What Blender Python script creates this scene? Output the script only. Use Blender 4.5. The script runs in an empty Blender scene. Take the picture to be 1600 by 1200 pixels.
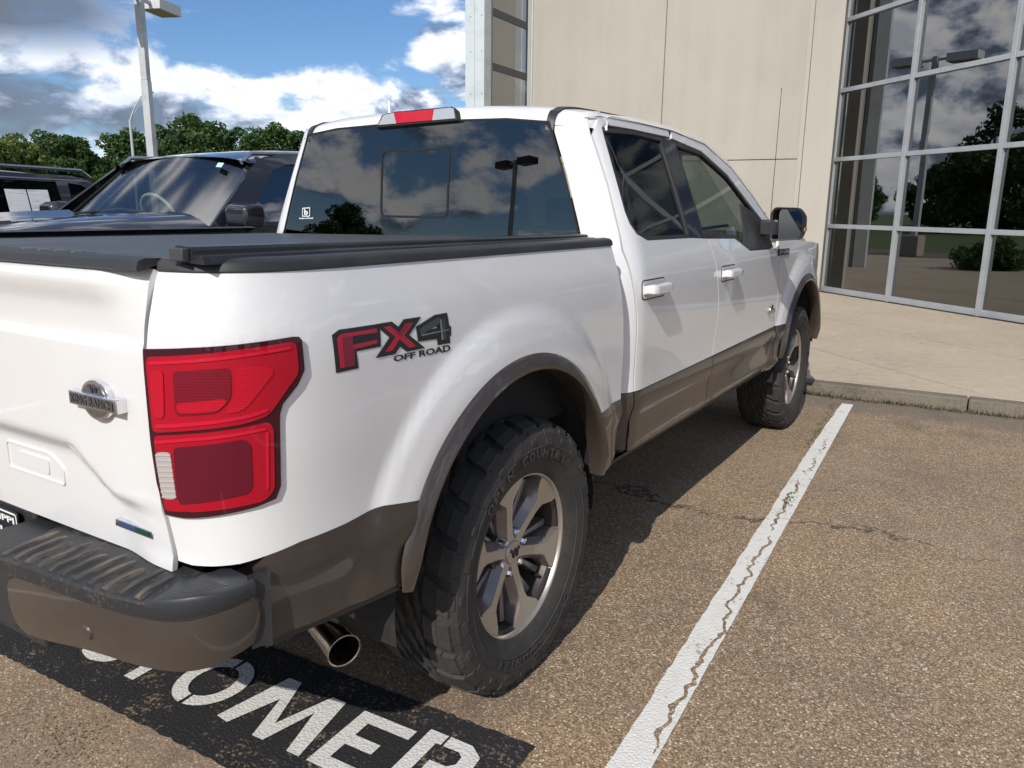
import bpy, bmesh, math, random
import numpy as np
from mathutils import Vector, Matrix, noise
from mathutils.geometry import delaunay_2d_cdt
random.seed(7); rng = np.random.RandomState(5)
PI = math.pi; rad = math.radians
sc = bpy.context.scene
col = sc.collection

# ------------------------------------------------------------------ camera
CP = np.array([2.1645, -1.9846, 1.5075]); YAW, PITCH, ROLL, FPX = 0.5561, 0.2213, -0.0110, 1220.3
def _rot():
    f = np.array([-math.sin(YAW)*math.cos(PITCH), math.cos(YAW)*math.cos(PITCH), -math.sin(PITCH)])
    r = np.array([math.cos(YAW), math.sin(YAW), 0.0]); d = np.cross(f, r)
    return np.array([math.cos(ROLL)*r+math.sin(ROLL)*d, -math.sin(ROLL)*r+math.cos(ROLL)*d, f])
CR = _rot()
cam = bpy.data.cameras.new('camera'); camo = bpy.data.objects.new('camera', cam); col.objects.link(camo)
M = Matrix.Identity(4)
for i in range(3):
    M[i][0], M[i][1], M[i][2], M[i][3] = CR[0][i], -CR[1][i], -CR[2][i], CP[i]
camo.matrix_world = M
cam.sensor_width = 36.0; cam.lens = FPX*36/1600; cam.clip_start = 0.05; cam.clip_end = 2000
sc.camera = camo

# ------------------------------------------------------------------ light
SUNV = Vector((-0.23, 1.27, -1.0)).normalized()       # direction the light travels
SUN_EL = math.asin(-SUNV.z); SUN_AZ = math.atan2(-SUNV.x, -SUNV.y)
w = bpy.data.worlds.new('World'); sc.world = w; w.use_nodes = True
NT = w.node_tree; NT.nodes.clear()
def N(t, typ, **kw):
    n = t.nodes.new(typ)
    for k, v in kw.items(): setattr(n, k, v)
    return n
def vmath(t, op, a, b=None):
    n = N(t, 'ShaderNodeVectorMath', operation=op)
    for i, v in enumerate((a, b)):
        if v is None: continue
        if hasattr(v, 'is_output'): t.links.new(v, n.inputs[i])
        else: n.inputs[i].default_value = v
    return n
def fmath(t, op, a, b=None, c=None, clamp=False):
    n = N(t, 'ShaderNodeMath', operation=op); n.use_clamp = clamp
    for i, v in enumerate((a, b, c)):
        if v is None: continue
        if hasattr(v, 'is_output'): t.links.new(v, n.inputs[i])
        else: n.inputs[i].default_value = v
    return n.outputs[0]
def ramp(t, fac, stops, interp='LINEAR'):
    n = N(t, 'ShaderNodeValToRGB'); n.color_ramp.interpolation = interp
    e = n.color_ramp.elements
    while len(e) < len(stops): e.new(0.5)
    for q, (pos, c) in zip(e, stops):
        q.position = pos; q.color = (c, c, c, 1) if isinstance(c, (int, float)) else (*c, 1)
    t.links.new(fac, n.inputs[0]); return n.outputs[0]
def mixc(t, fac, a, b, blend='MIX'):
    n = N(t, 'ShaderNodeMix', data_type='RGBA', blend_type=blend)
    for i, v in ((0, fac), (6, a), (7, b)):
        if hasattr(v, 'is_output'): t.links.new(v, n.inputs[i])
        elif i == 0: n.inputs[0].default_value = v
        else: n.inputs[i].default_value = (*v, 1)
    return n.outputs[2]
def noise_tex(t, vec, scale, detail=4, rough=0.5, dist=0.0):
    n = N(t, 'ShaderNodeTexNoise'); n.inputs['Scale'].default_value = scale; n.inputs['Detail'].default_value = detail
    n.inputs['Roughness'].default_value = rough; n.inputs['Distortion'].default_value = dist
    if vec is not None: t.links.new(vec, n.inputs['Vector'])
    return n.outputs['Fac']

sky = N(NT, 'ShaderNodeTexSky', sky_type='NISHITA'); sky.sun_disc = False
sky.sun_elevation = SUN_EL; sky.sun_rotation = SUN_AZ; sky.altitude = 100; sky.air_density = 1.0; sky.dust_density = 0.0; sky.ozone_density = 8.0
bg = N(NT, 'ShaderNodeBackground'); bg.inputs[1].default_value = 0.054; NT.links.new(sky.outputs[0], bg.inputs[0])
tc = N(NT, 'ShaderNodeTexCoord'); DIR = tc.outputs['Generated']
sep = N(NT, 'ShaderNodeSeparateXYZ'); NT.links.new(DIR, sep.inputs[0]); EZ = sep.outputs[2]
def cl_noise(off):
    v = vmath(NT, 'ADD', DIR, off).outputs[0]
    v = vmath(NT, 'MULTIPLY', v, (1.0, 1.0, 1.9)).outputs[0]
    a = noise_tex(NT, v, 7.0, 9, 0.56, 0.25)
    return a
n0 = cl_noise((0, 0, 0)); n1 = cl_noise((0.004, -0.02, 0.024))
big = noise_tex(NT, vmath(NT, 'MULTIPLY', DIR, (1, 1, 1.5)).outputs[0], 2.6, 3, 0.5)
def blob(d, rx, rz, wgt):
    d = Vector(d).normalized()
    v = vmath(NT, 'SUBTRACT', DIR, tuple(d)).outputs[0]
    v = vmath(NT, 'MULTIPLY', v, (1/rx, 1/rx, 1/rz)).outputs[0]
    l = vmath(NT, 'LENGTH', v).outputs['Value']
    return fmath(NT, 'MULTIPLY', fmath(NT, 'SUBTRACT', 1.0, l, clamp=True), wgt)
def pxdir(u, v): return CR.T @ np.array([(u-800)/FPX, (v-600)/FPX, 1.0])
BLOBS = [(0, 0, .22, .07, .6), (80, 185, .30, .065, .5), (120, 85, .085, .050, .46), (190, 105, .075, .045, .42), (30, 165, .15, .055, .40), (-40, 40, .16, .055, .46), (60, 20, .10, .030, .36), (330, 135, .10, .034, .44), (395, 150, .08, .036, .42), (500, 135, .075, .040, .50), (560, 155, .10, .032, .46),
         (640, 160, .09, .026, .44), (700, 85, .055, .045, .50), (735, 130, .06, .05, .44), (190, 185, .16, .035, .42), (430, 190, .3, .026, .34), (90, 215, .3, .03, .36)]
acc = None
for (u, v, rx, rz, g) in BLOBS:
    b_ = blob(pxdir(u, v), rx, rz, g)
    acc = b_ if acc is None else fmath(NT, 'MAXIMUM', acc, b_)
# scattered fair-weather cloud elsewhere, thinning in the frame's clear patch by a "hole"
hole = blob(pxdir(440, 40), .42, .20, .70)
low = fmath(NT, 'MULTIPLY', fmath(NT, 'SUBTRACT', 0.45, EZ, clamp=True), 0.30)
gen = fmath(NT, 'ADD', fmath(NT, 'MULTIPLY', fmath(NT, 'SUBTRACT', big, 0.435), 1.7), low)
gen = fmath(NT, 'SUBTRACT', gen, hole)
acc = fmath(NT, 'MAXIMUM', acc, gen)
dens = fmath(NT, 'ADD', acc, fmath(NT, 'MULTIPLY', fmath(NT, 'SUBTRACT', n0, 0.56), 1.5))
alpha = ramp(NT, dens, [(0.0, 0.0), (0.20, 0.80), (0.38, 1.0)], 'EASE')
lit = fmath(NT, 'ADD', fmath(NT, 'MULTIPLY', fmath(NT, 'SUBTRACT', n0, n1), 7.0), 0.58, clamp=True)
thick = ramp(NT, dens, [(0.12, 1.0), (0.30, .86), (0.60, 0.42)])
lit = fmath(NT, 'MULTIPLY', lit, thick)
deck = None
for (u, v, rx, rz, g) in [(0, 0, .26, .075, 1.35), (95, 15, .14, .045, .9), (60, 185, .30, .060, .62), (215, 160, .16, .045, .50), (330, 175, .20, .03, .35), (480, 185, .12, .02, .4)]:
    b_ = blob(pxdir(u, v), rx, rz, g); deck = b_ if deck is None else fmath(NT, 'MAXIMUM', deck, b_)
lit = fmath(NT, 'MULTIPLY', lit, fmath(NT, 'SUBTRACT', 1.0, deck, clamp=True))
ccol = ramp(NT, lit, [(0.0, (0.105, 0.125, 0.165)), (0.14, (0.19, 0.22, 0.285)), (0.32, (0.34, 0.38, 0.46)), (0.48, (0.56, 0.585, 0.64)), (0.68, (0.74, 0.735, 0.74)), (1.0, (0.92, 0.89, 0.86))])
bgc = N(NT, 'ShaderNodeBackground'); bgc.inputs[1].default_value = 0.86; NT.links.new(ccol, bgc.inputs[0])
mx = N(NT, 'ShaderNodeMixShader'); NT.links.new(alpha, mx.inputs[0]); NT.links.new(bg.outputs[0], mx.inputs[1]); NT.links.new(bgc.outputs[0], mx.inputs[2])
wo = N(NT, 'ShaderNodeOutputWorld'); NT.links.new(mx.outputs[0], wo.inputs[0])

sun = bpy.data.lights.new('sun', 'SUN'); sun.energy = 2.05; sun.angle = rad(0.53); sun.color = (1.0, 0.95, 0.87)
suno = bpy.data.objects.new('sun', sun); col.objects.link(suno); suno.rotation_euler = SUNV.to_track_quat('-Z', 'Y').to_euler()
vs = sc.view_settings; vs.view_transform = 'Standard'; vs.look = 'None'; vs.exposure = 1.0; vs.gamma = 1.0; vs.use_curve_mapping = False
sc.cycles.max_bounces = 8; sc.cycles.transparent_max_bounces = 12; sc.cycles.glossy_bounces = 4; sc.cycles.transmission_bounces = 6
sc.cycles.caustics_reflective = False; sc.cycles.caustics_refractive = False

# ------------------------------------------------------------------ projection helpers (photo pixel -> direction)
def proj(P):
    q = CR @ (np.asarray(P, float)-CP); return np.array([800+FPX*q[0]/q[2], 600+FPX*q[1]/q[2]])
def invert(F, u, v, a, b):
    for _ in range(40):
        r = proj(F(a, b))-np.array([u, v]); h = 1e-4
        J = np.c_[(proj(F(a+h, b))-proj(F(a-h, b)))/(2*h), (proj(F(a, b+h))-proj(F(a, b-h)))/(2*h)]
        d = np.linalg.lstsq(J, -r, rcond=1e-6)[0]; d = np.clip(d, -0.08, 0.08)
        a += d[0]; b += d[1]
        if abs(d).max() < 1e-6: break
    return (float(a), float(b))
def invl(F, pts, a0, b0):
    out = []
    for u, v in pts:
        q = invert(F, u, v, a0, b0); a0, b0 = q; out.append(q)
    return out
BETA = 0.0481
def B(u, v, z=0.0):
    c, s = math.cos(BETA), math.sin(BETA); return Vector((c*u-s*v, s*u+c*v, z))

# ------------------------------------------------------------------ materials
MATS = {}
def mat(name, base=(.5, .5, .5), rough=.5, metal=0.0, coat=0.0, spec=0.5, coat_rough=0.03):
    if name in MATS: return MATS[name]
    m = bpy.data.materials.new(name); m.use_nodes = True
    b = m.node_tree.nodes['Principled BSDF']; b.inputs['Base Color'].default_value = (*base, 1)
    b.inputs['Roughness'].default_value = rough; b.inputs['Metallic'].default_value = metal
    b.inputs['Coat Weight'].default_value = coat; b.inputs['Coat Roughness'].default_value = coat_rough
    b.inputs['Specular IOR Level'].default_value = spec
    MATS[name] = m; return m
def nodes(m): return m.node_tree, m.node_tree.nodes['Principled BSDF']
def objcoord(t): return N(t, 'ShaderNodeTexCoord').outputs['Object']
def poscoord(t): return N(t, 'ShaderNodeNewGeometry').outputs['Position']
def bump(t, b, h, strength=0.3, dist=0.01):
    n = N(t, 'ShaderNodeBump'); n.inputs['Strength'].default_value = strength; n.inputs['Distance'].default_value = dist
    t.links.new(h, n.inputs['Height']); t.links.new(n.outputs[0], b.inputs['Normal'])
def grime(name, base, dirt, rough, scale=6, amount=(.45, .75), metal=0, coat=0, fine=0.15, bstr=0.0, bscale=400):
    m = mat(name, base, rough, metal, coat); t, b = nodes(m); pc = poscoord(t)
    f = noise_tex(t, pc, scale, 6, 0.62); f2 = noise_tex(t, pc, scale*9, 3, .6)
    f = fmath(t, 'ADD', f, fmath(t, 'MULTIPLY', fmath(t, 'SUBTRACT', f2, .5), fine*2))
    k = ramp(t, f, [(amount[0], 0.0), (amount[1], 1.0)])
    t.links.new(mixc(t, k, base, dirt), b.inputs['Base Color'])
    r = N(t, 'ShaderNodeMapRange'); r.inputs[3].default_value = rough; r.inputs[4].default_value = min(1, rough+.25); t.links.new(k, r.inputs[0]); t.links.new(r.outputs[0], b.inputs['Roughness'])
    if bstr: bump(t, b, noise_tex(t, pc, bscale, 2, .5), bstr, .002)
    return m

def paint(name, base, dirt, rough=.32, dirtamt=.5, flake=.0, zdirt=None):
    m = mat(name, base, rough, 0.0, 1.0, .5, .035); t, b = nodes(m); pc = poscoord(t)
    f = noise_tex(t, pc, 2.3, 7, .65); k = ramp(t, f, [(.45, 0.0), (.80, dirtamt)])
    c = mixc(t, k, base, dirt)
    if zdirt:   # road film thrown up by the wheels, thickest low down, with an uneven edge
        s = N(t, 'ShaderNodeSeparateXYZ'); t.links.new(pc, s.inputs[0])
        zz = fmath(t, 'ADD', s.outputs[2], fmath(t, 'MULTIPLY', noise_tex(t, pc, 7, 6, .7), .35))
        kz = ramp(t, zz, [(zdirt[0], zdirt[2]), (zdirt[1], 0.0)])
        c = mixc(t, kz, c, (.16, .125, .09))
    t.links.new(c, b.inputs['Base Color'])
    bump(t, b, noise_tex(t, pc, 260, 2, .5), .012, .001)
    return m
M_WHITE = paint('white_pearl_paint', (.745, .745, .745), (.68, .67, .65), .34, .35)
M_BROWN = paint('brown_paint', (.038, .030, .026), (.068, .056, .046), .34, .5, zdirt=(.55, .95, .26))
MATS['brown_paint'].node_tree.nodes['Principled BSDF'].inputs['Coat Weight'].default_value = .6
M_BLACKP = grime('black_plastic', (.022, .023, .026), (.055, .052, .048), .48, 5, (.5, .8), bstr=.25, bscale=900)
def m_pad():
    m = mat('step_pad_plastic', (.026, .027, .031), .55); t, b = nodes(m); pc = poscoord(t)
    mp = N(t, 'ShaderNodeMapping'); mp.inputs['Rotation'].default_value = (0, 0, rad(20)); mp.inputs['Scale'].default_value = (34, 5, 20); t.links.new(pc, mp.inputs[0])
    f = fmath(t, 'ADD', fmath(t, 'MULTIPLY', noise_tex(t, mp.outputs[0], 1.0, 5, .65), .65), fmath(t, 'MULTIPLY', noise_tex(t, pc, 9, 6, .65), .35))
    c = ramp(t, f, [(.36, (.024, .025, .029)), (.48, (.045, .043, .042)), (.56, (.12, .10, .075)), (.66, (.30, .24, .16))])
    t.links.new(c, b.inputs['Base Color']); bump(t, b, noise_tex(t, pc, 700, 2, .5), .3, .002); return m
M_PAD = m_pad()
M_COVER = grime('tonneau_vinyl', (.045, .052, .062), (.075, .08, .085), .42, 3, (.4, .8), bstr=.2, bscale=1500)
M_RAIL = grime('rail_black_aluminium', (.020, .021, .025), (.05, .05, .05), .34, 4, (.5, .85))
M_TYRE = grime('tyre_rubber', (.030, .029, .028), (.062, .055, .047), .78, 9, (.42, .8), fine=.3, bstr=.2, bscale=300)
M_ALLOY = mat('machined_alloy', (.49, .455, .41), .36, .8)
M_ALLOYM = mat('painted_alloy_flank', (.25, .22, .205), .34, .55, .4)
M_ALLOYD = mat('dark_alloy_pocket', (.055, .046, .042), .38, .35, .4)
M_CHROME = mat('chrome', (.80, .80, .82), .07, 1.0)
M_DARK = mat('underbody_black', (.010, .010, .011), .8)
M_LINER = grime('wheel_liner', (.012, .013, .015), (.045, .04, .033), .8, 8, (.5, .85))
M_IRON = grime('brake_iron', (.10, .085, .07), (.16, .09, .05), .55, 9, (.4, .7), metal=.5)
M_SEAM = mat('seam_black', (.006, .006, .007), .7)
M_INT = mat('interior_dark', (.025, .022, .022), .75)
M_SEAT = mat('seat_grey_leather', (.035, .035, .038), .7)
M_TRIMS = mat('interior_satin_trim', (.55, .55, .55), .25, 1.0)
def glass(name, tint, ior=1.5, rough=0.0, boost=1.0):
    m = bpy.data.materials.new(name); m.use_nodes = True; t = m.node_tree; t.nodes.clear()
    tr = N(t, 'ShaderNodeBsdfTransparent'); tr.inputs[0].default_value = (*tint, 1)
    gl = N(t, 'ShaderNodeBsdfGlossy'); gl.inputs['Roughness'].default_value = rough; gl.inputs[0].default_value = (1, 1, 1, 1)
    fr = N(t, 'ShaderNodeFresnel'); fr.inputs[0].default_value = ior
    f = fmath(t, 'MULTIPLY', fr.outputs[0], boost, clamp=True)
    mxs = N(t, 'ShaderNodeMixShader'); t.links.new(f, mxs.inputs[0]); t.links.new(tr.outputs[0], mxs.inputs[1]); t.links.new(gl.outputs[0], mxs.inputs[2])
    o = N(t, 'ShaderNodeOutputMaterial'); t.links.new(mxs.outputs[0], o.inputs[0]); MATS[name] = m; return m
M_GREAR = glass('privacy_glass', (.018, .021, .025), 1.55, 0, 2.0)
M_GRSIDE = glass('privacy_side_glass', (.03, .034, .038), 1.5, 0, .9)
M_GFRONT = glass('door_glass', (.24, .27, .25), 1.5, 0, .9)
M_GWIND = glass('windscreen_glass', (.70, .78, .70), 1.5)
M_GSUV = glass('suv_windscreen_glass', (.82, .92, .85), 1.45, .10, .30)
M_GSIDE = glass('suv_side_glass', (.12, .13, .14), 1.5, 0, .22)
M_GBLD = glass('building_glass', (.15, .18, .17), 1.6, 0, 3.2)
def lens(name, base, rough=.08, rib=0, ribax='Z', emis=None):
    m = mat(name, base, .30, 0, .55, .15); t, b = nodes(m)
    if rib:
        wv = N(t, 'ShaderNodeTexWave'); wv.bands_direction = ribax; wv.inputs['Scale'].default_value = rib
        t.links.new(poscoord(t), wv.inputs['Vector']); bump(t, b, wv.outputs[0], .16, .002)
    return m
M_REDL = lens('red_lens', (.38, .002, .016))
M_REDL2 = lens('red_lens_bright', (.46, .003, .020), rib=60)
M_REDD = lens('dark_red_reflector', (.17, .003, .015), rib=55)
M_REDLOW = lens('maroon_lens', (.11, .004, .016))
M_BEZEL = lens('smoked_bezel', (.040, .004, .010))
M_CLEAR = lens('clear_ribbed_lens', (.42, .38, .37), rib=0)

# ------------------------------------------------------------------ object helpers
def tag(o, label=None, cat=None, group=None, kind=None):
    if label: o['label'] = label
    if cat: o['category'] = cat
    if group: o['group'] = group
    if kind: o['kind'] = kind
    return o
def empty(name, loc=(0, 0, 0), rz=0, label=None, cat=None, group=None):
    o = bpy.data.objects.new(name, None); col.objects.link(o); o.location = loc; o.rotation_euler = (0, 0, rz); o.empty_display_size = .2
    return tag(o, label, cat, group)
def mk(name, verts, faces, m, parent=None, smooth=True, angle=35, bevel=0, seg=2):
    me = bpy.data.meshes.new(name); me.from_pydata([tuple(v) for v in verts], [], [tuple(f) for f in faces])
    if smooth and len(me.polygons):
        me.polygons.foreach_set('use_smooth', [True]*len(me.polygons)); me.update()
        me.set_sharp_from_angle(angle=rad(angle))
    me.materials.append(m); me.validate(); me.update()
    o = bpy.data.objects.new(name, me); col.objects.link(o)
    if parent is not None: o.parent = parent
    if bevel:
        b = o.modifiers.new('bevel', 'BEVEL'); b.width = bevel; b.segments = seg; b.limit_method = 'ANGLE'; b.angle_limit = rad(30)
    return o
class G:
    def __init__(s): s.v = []; s.f = []
    def add(s, vs, fs):
        k = len(s.v); s.v += [tuple(x) for x in vs]; s.f += [tuple(i+k for i in f) for f in fs]; return s
    def box(s, x0, x1, y0, y1, z0, z1, T=None):
        vs = [(x, y, z) for z in (z0, z1) for (x, y) in ((x0, y0), (x1, y0), (x1, y1), (x0, y1))]
        if T: vs = [T(Vector(q)) for q in vs]
        return s.add(vs, [(3, 2, 1, 0), (4, 5, 6, 7), (0, 1, 5, 4), (1, 2, 6, 5), (2, 3, 7, 6), (3, 0, 4, 7)])
    def tube(s, pts, r, n=10, cap=True):
        pts = [Vector(q) for q in pts]; rs = r if isinstance(r, (list, tuple)) else [r]*len(pts); rings = []
        up = None
        for i, q in enumerate(pts):
            d = (pts[min(i+1, len(pts)-1)]-pts[max(i-1, 0)]).normalized()
            if up is None: up = d.orthogonal().normalized()
            up = (up-d*up.dot(d)).normalized(); sd = d.cross(up)
            rings.append([q+(up*math.cos(2*PI*k/n)+sd*math.sin(2*PI*k/n))*rs[i] for k in range(n)])
        vs = [x for rg in rings for x in rg]; fs = []
        for i in range(len(pts)-1):
            for k in range(n): fs.append((i*n+k, i*n+(k+1) % n, (i+1)*n+(k+1) % n, (i+1)*n+k))
        if cap: fs.append(tuple(reversed(range(n)))); fs.append(tuple(range((len(pts)-1)*n, len(pts)*n)))
        return s.add(vs, fs)
    def lathe(s, prof, n=64, axis='X', c=(0, 0, 0), closed=False):
        c = Vector(c); vs = []
        for (h, r) in prof:
            for k in range(n):
                a = 2*PI*k/n; p_, q_ = r*math.cos(a), r*math.sin(a)
                vs.append(c+(Vector((h, p_, q_)) if axis == 'X' else Vector((p_, q_, h))))
        fs = []; m_ = len(prof)
        for i in range(m_ if closed else m_-1):
            j = (i+1) % m_
            for k in range(n): fs.append((i*n+k, i*n+(k+1) % n, j*n+(k+1) % n, j*n+k))
        return s.add(vs, fs)
    def prism(s, poly, T0, T1):
        n = len(poly); vs = [T0(*q) for q in poly]+[T1(*q) for q in poly]
        fs = [tuple(range(n)), tuple(reversed(range(n, 2*n)))]+[(i, i+n, (i+1) % n+n, (i+1) % n) for i in range(n)]
        return s.add(vs, fs)
    def build(s, name, m, parent=None, **k):
        o = mk(name, s.v, s.f, m, parent, **k)
        bm = bmesh.new(); bm.from_mesh(o.data); bmesh.ops.recalc_face_normals(bm, faces=bm.faces); bm.to_mesh(o.data); bm.free()
        if k.get('smooth', True): o.data.set_sharp_from_angle(angle=rad(k.get('angle', 35)))
        return o
def mirror_copy(o, parent):
    me = o.data.copy()
    for v_ in me.vertices: v_.co.x = -v_.co.x
    me.flip_normals()
    c = o.copy(); c.data = me; col.objects.link(c); c.parent = parent
    return c
def pip(poly, P):
    x, y = P[:, 0], P[:, 1]; ins = np.zeros(len(P), bool); n = len(poly); j = n-1
    for i in range(n):
        xi, yi = poly[i]; xj, yj = poly[j]
        c = ((yi > y) != (yj > y)) & (x < (xj-xi)*(y-yi)/((yj-yi) if yj != yi else 1e-12)+xi); ins ^= c; j = i
    return ins
def densify(poly, step):
    out = []
    for i in range(len(poly)):
        a = np.array(poly[i]); b = np.array(poly[(i+1) % len(poly)]); n = max(1, int(math.ceil(np.linalg.norm(b-a)/step)))
        for k in range(n): out.append(tuple(a+(b-a)*k/n))
    return out
def rounded(poly, r, n=5):
    out = []; m_ = len(poly)
    for i in range(m_):
        p0, p1, p2 = (Vector(poly[(i+d) % m_]) for d in (-1, 0, 1)); a = (p0-p1); b = (p2-p1)
        rr = r[i] if isinstance(r, (list, tuple)) else r
        k = min(rr, a.length*.45, b.length*.45)
        if k < 1e-5: out.append(tuple(p1)); continue
        A = p1+a.normalized()*k; C_ = p1+b.normalized()*k
        for t in range(n+1):
            t /= n; out.append(tuple(A*(1-t)**2+p1*2*t*(1-t)+C_*t*t))
    return out
def cdt(poly, holes=(), step=.04, extra=(), sx=1.0, sy=1.0):
    polys = [densify(poly, step)]+[densify(h, step) for h in holes]
    V, E_ = [], []
    for pl in polys:
        k = len(V); V += pl; E_ += [(k+i, k+(i+1) % len(pl)) for i in range(len(pl))]
    A = np.array(polys[0]); lo, hi = A.min(0), A.max(0)
    xs = np.arange(lo[0]+step*sx/2, hi[0], step*sx); ys = np.arange(lo[1]+step*sy/2, hi[1], step*sy)
    Gd = np.array([(x+(step*sx/2 if j % 2 else 0), y) for j, y in enumerate(ys) for x in xs]) if len(xs) and len(ys) else np.zeros((0, 2))
    if len(extra): Gd = np.r_[Gd, np.array(extra)]
    if len(Gd):
        k = pip(polys[0], Gd)
        for h in polys[1:]: k &= ~pip(h, Gd)
        Gd = Gd[k]; Bp = np.array(V)
        if len(Gd):
            d = np.min(((Gd[:, None, :]-Bp[None, :, :])**2).sum(2), axis=1) if len(Gd)*len(Bp) < 4e7 else np.full(len(Gd), 9.)
            V = V+[tuple(q) for q in Gd[d > (min(sx, sy)*step*.42)**2]]
    r = delaunay_2d_cdt([Vector(q) for q in V], E_, [], 0, 1e-7)
    VV = np.array([tuple(q) for q in r[0]]); F_ = np.array(r[2]); ctr = VV[F_].mean(1)
    k = pip(polys[0], ctr)
    for h in polys[1:]: k &= ~pip(h, ctr)
    return VV, F_[k]
def panel(name, F, poly, m, parent=None, holes=(), step=.04, off=0.0, flange=.014, angle=40, sx=1.0, sy=1.0, extra=(), flip=False):
    VV, FF = cdt(poly, holes, step, extra, sx, sy)
    P = np.array([F(a, b) for a, b in VV]); h = 1e-4
    NN = np.array([np.cross(np.array(F(a+h, b))-np.array(F(a-h, b)), np.array(F(a, b+h))-np.array(F(a, b-h))) for a, b in VV])
    NN /= np.linalg.norm(NN, axis=1)[:, None]+1e-12
    if flip: NN = -NN
    P = P+NN*off; faces = [tuple(f) if not flip else tuple(f[::-1]) for f in FF]; V = [tuple(q) for q in P]
    if flange:
        cnt = {}
        for f in faces:
            for i in range(3):
                e = (f[i], f[(i+1) % 3]); cnt[e] = cnt.get(e, 0)+1
        be = [e for e in cnt if (e[1], e[0]) not in cnt]; mp = {}
        for e in be:
            for i in e:
                if i not in mp: mp[i] = len(V); V.append(tuple(P[i]-NN[i]*flange))
        faces += [(a, mp[a], mp[b], b)[::-1] for a, b in be]
    # orientation check
    f0 = faces[0]; n0_ = np.cross(P[f0[1]]-P[f0[0]], P[f0[2]]-P[f0[0]])
    if np.dot(n0_, NN[f0[0]]) < 0: faces = [f[::-1] for f in faces]
    return mk(name, V, faces, m, parent, True, angle)
_tc = {}
def textmesh(s, bold=False, size=1.0):
    k = (s, size)
    if k not in _tc:
        cu = bpy.data.curves.new('t', 'FONT'); cu.body = s; cu.size = size; cu.resolution_u = 3
        if bold: cu.offset = .034*size
        o = bpy.data.objects.new('t', cu); col.objects.link(o); dg = bpy.context.evaluated_depsgraph_get(); dg.update()
        me = o.evaluated_get(dg).to_mesh(); vs = [tuple(q.co) for q in me.vertices]; fs = [tuple(q.vertices) for q in me.polygons]
        o.evaluated_get(dg).to_mesh_clear(); bpy.data.objects.remove(o); bpy.data.curves.remove(cu); _tc[k] = (vs, fs)
    return _tc[k]
def text_fit(s, bold=True):
    vs, fs = textmesh(s, bold); A = np.array(vs)[:, :2]; lo, hi = A.min(0), A.max(0)
    return (A-lo)/(hi-lo), fs

# ================================================================== SURFACES OF THE PICKUP (x right, y forward, z up; origin under rear axle)
def pchip(xs, ys, t):
    n = len(xs)
    if t <= xs[0]: return ys[0]+(t-xs[0])*(ys[1]-ys[0])/(xs[1]-xs[0])
    if t >= xs[-1]: return ys[-1]+(t-xs[-1])*(ys[-1]-ys[-2])/(xs[-1]-xs[-2])
    i = max(k for k in range(n-1) if xs[k] <= t); h = xs[i+1]-xs[i]
    def sl(k):
        d0 = (ys[k]-ys[k-1])/(xs[k]-xs[k-1]) if k > 0 else None
        d1 = (ys[k+1]-ys[k])/(xs[k+1]-xs[k]) if k < n-1 else None
        if d0 is None: return d1
        if d1 is None: return d0
        return 0 if d0*d1 <= 0 else 2*d0*d1/(d0+d1)
    m0, m1 = sl(i), sl(i+1); u = (t-xs[i])/h
    return (2*u**3-3*u*u+1)*ys[i]+(u**3-2*u*u+u)*h*m0+(-2*u**3+3*u*u)*ys[i+1]+(u**3-u*u)*h*m1
def table(pts, lo, hi, n=600):
    T = np.linspace(lo, hi, n); Y = np.array([pchip([a for a, _ in pts], [b for _, b in pts], t) for t in T])
    return lambda t: float(np.interp(t, T, Y))
xprof = table([(.44, .90), (.50, .940), (.548, .966), (.566, .982), (.60, .982), (.66, .984), (.715, .992), (.748, 1.004), (.772, 1.0045), (.806, .9985), (.85, .998), (1.05, 1.003), (1.18, 1.002), (1.27, .995), (1.38, .968), (1.42, .955), (1.60, .882), (1.80, .795), (1.88, .758), (1.95, .70)], .40, 1.95)
def bez(P0, P1, P2, P3, n=40):
    return [tuple(np.array(P0)*(1-t)**3+3*np.array(P1)*t*(1-t)**2+3*np.array(P2)*t*t*(1-t)+np.array(P3)*t**3) for t in np.linspace(0, 1, n)]
def plan(pts, s_at, s_val):
    P = np.array(pts); d = np.r_[0, np.cumsum(np.linalg.norm(np.diff(P, axis=0), axis=1))]
    s = d-d[s_at]+s_val; T = np.gradient(P, s, axis=0); T /= np.linalg.norm(T, axis=1)[:, None]
    return s, P, np.c_[T[:, 1], -T[:, 0]]
_rear = [(.40, -1.098), (.55, -1.094), (.66, -1.091)]+bez((.74, -1.088), (.95, -1.080), (1.0, -.98), (1.0, -.72))
_side = [(1.0, y) for y in np.arange(-.68, 3.9, .04)]
_front = bez((1.0, 3.92), (1.0, 4.30), (.95, 4.50), (.70, 4.60))
S_s, S_p, S_n = plan(_rear+_side+_front, len(_rear)-1, -.72)
WCY, WCZ = -.070, .50; FCY = 3.665
def sstep(t): t = min(1, max(0, t)); return t*t*(3-2*t)
def bulge(y, z):
    b_ = 0
    for yc in (WCY, FCY):
        r = math.hypot(y-yc, z-WCZ); b_ += .016*sstep((.728-r)/.042)+.013*sstep((.70-r)/.10)
    return b_
def SIDE(s, z, off=0.0):
    px = np.interp(s, S_s, S_p[:, 0]); py = np.interp(s, S_s, S_p[:, 1]); nx = np.interp(s, S_s, S_n[:, 0]); ny = np.interp(s, S_s, S_n[:, 1])
    o = xprof(z)-1.0+bulge(py, z)+off; return (px+nx*o, py+ny*o, z)
_cr = [(.40, .680), (.60, .686)]+bez((.78, .695), (.93, .700), (.995, .75), (1.0, .87))
_cs = [(1.0, y) for y in np.arange(.90, 3.4, .04)]
C_s, C_p, C_n = plan(_cr+_cs, len(_cr)-1, .87)
def lean(z): return .07*max(0, z-1.36)
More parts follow.
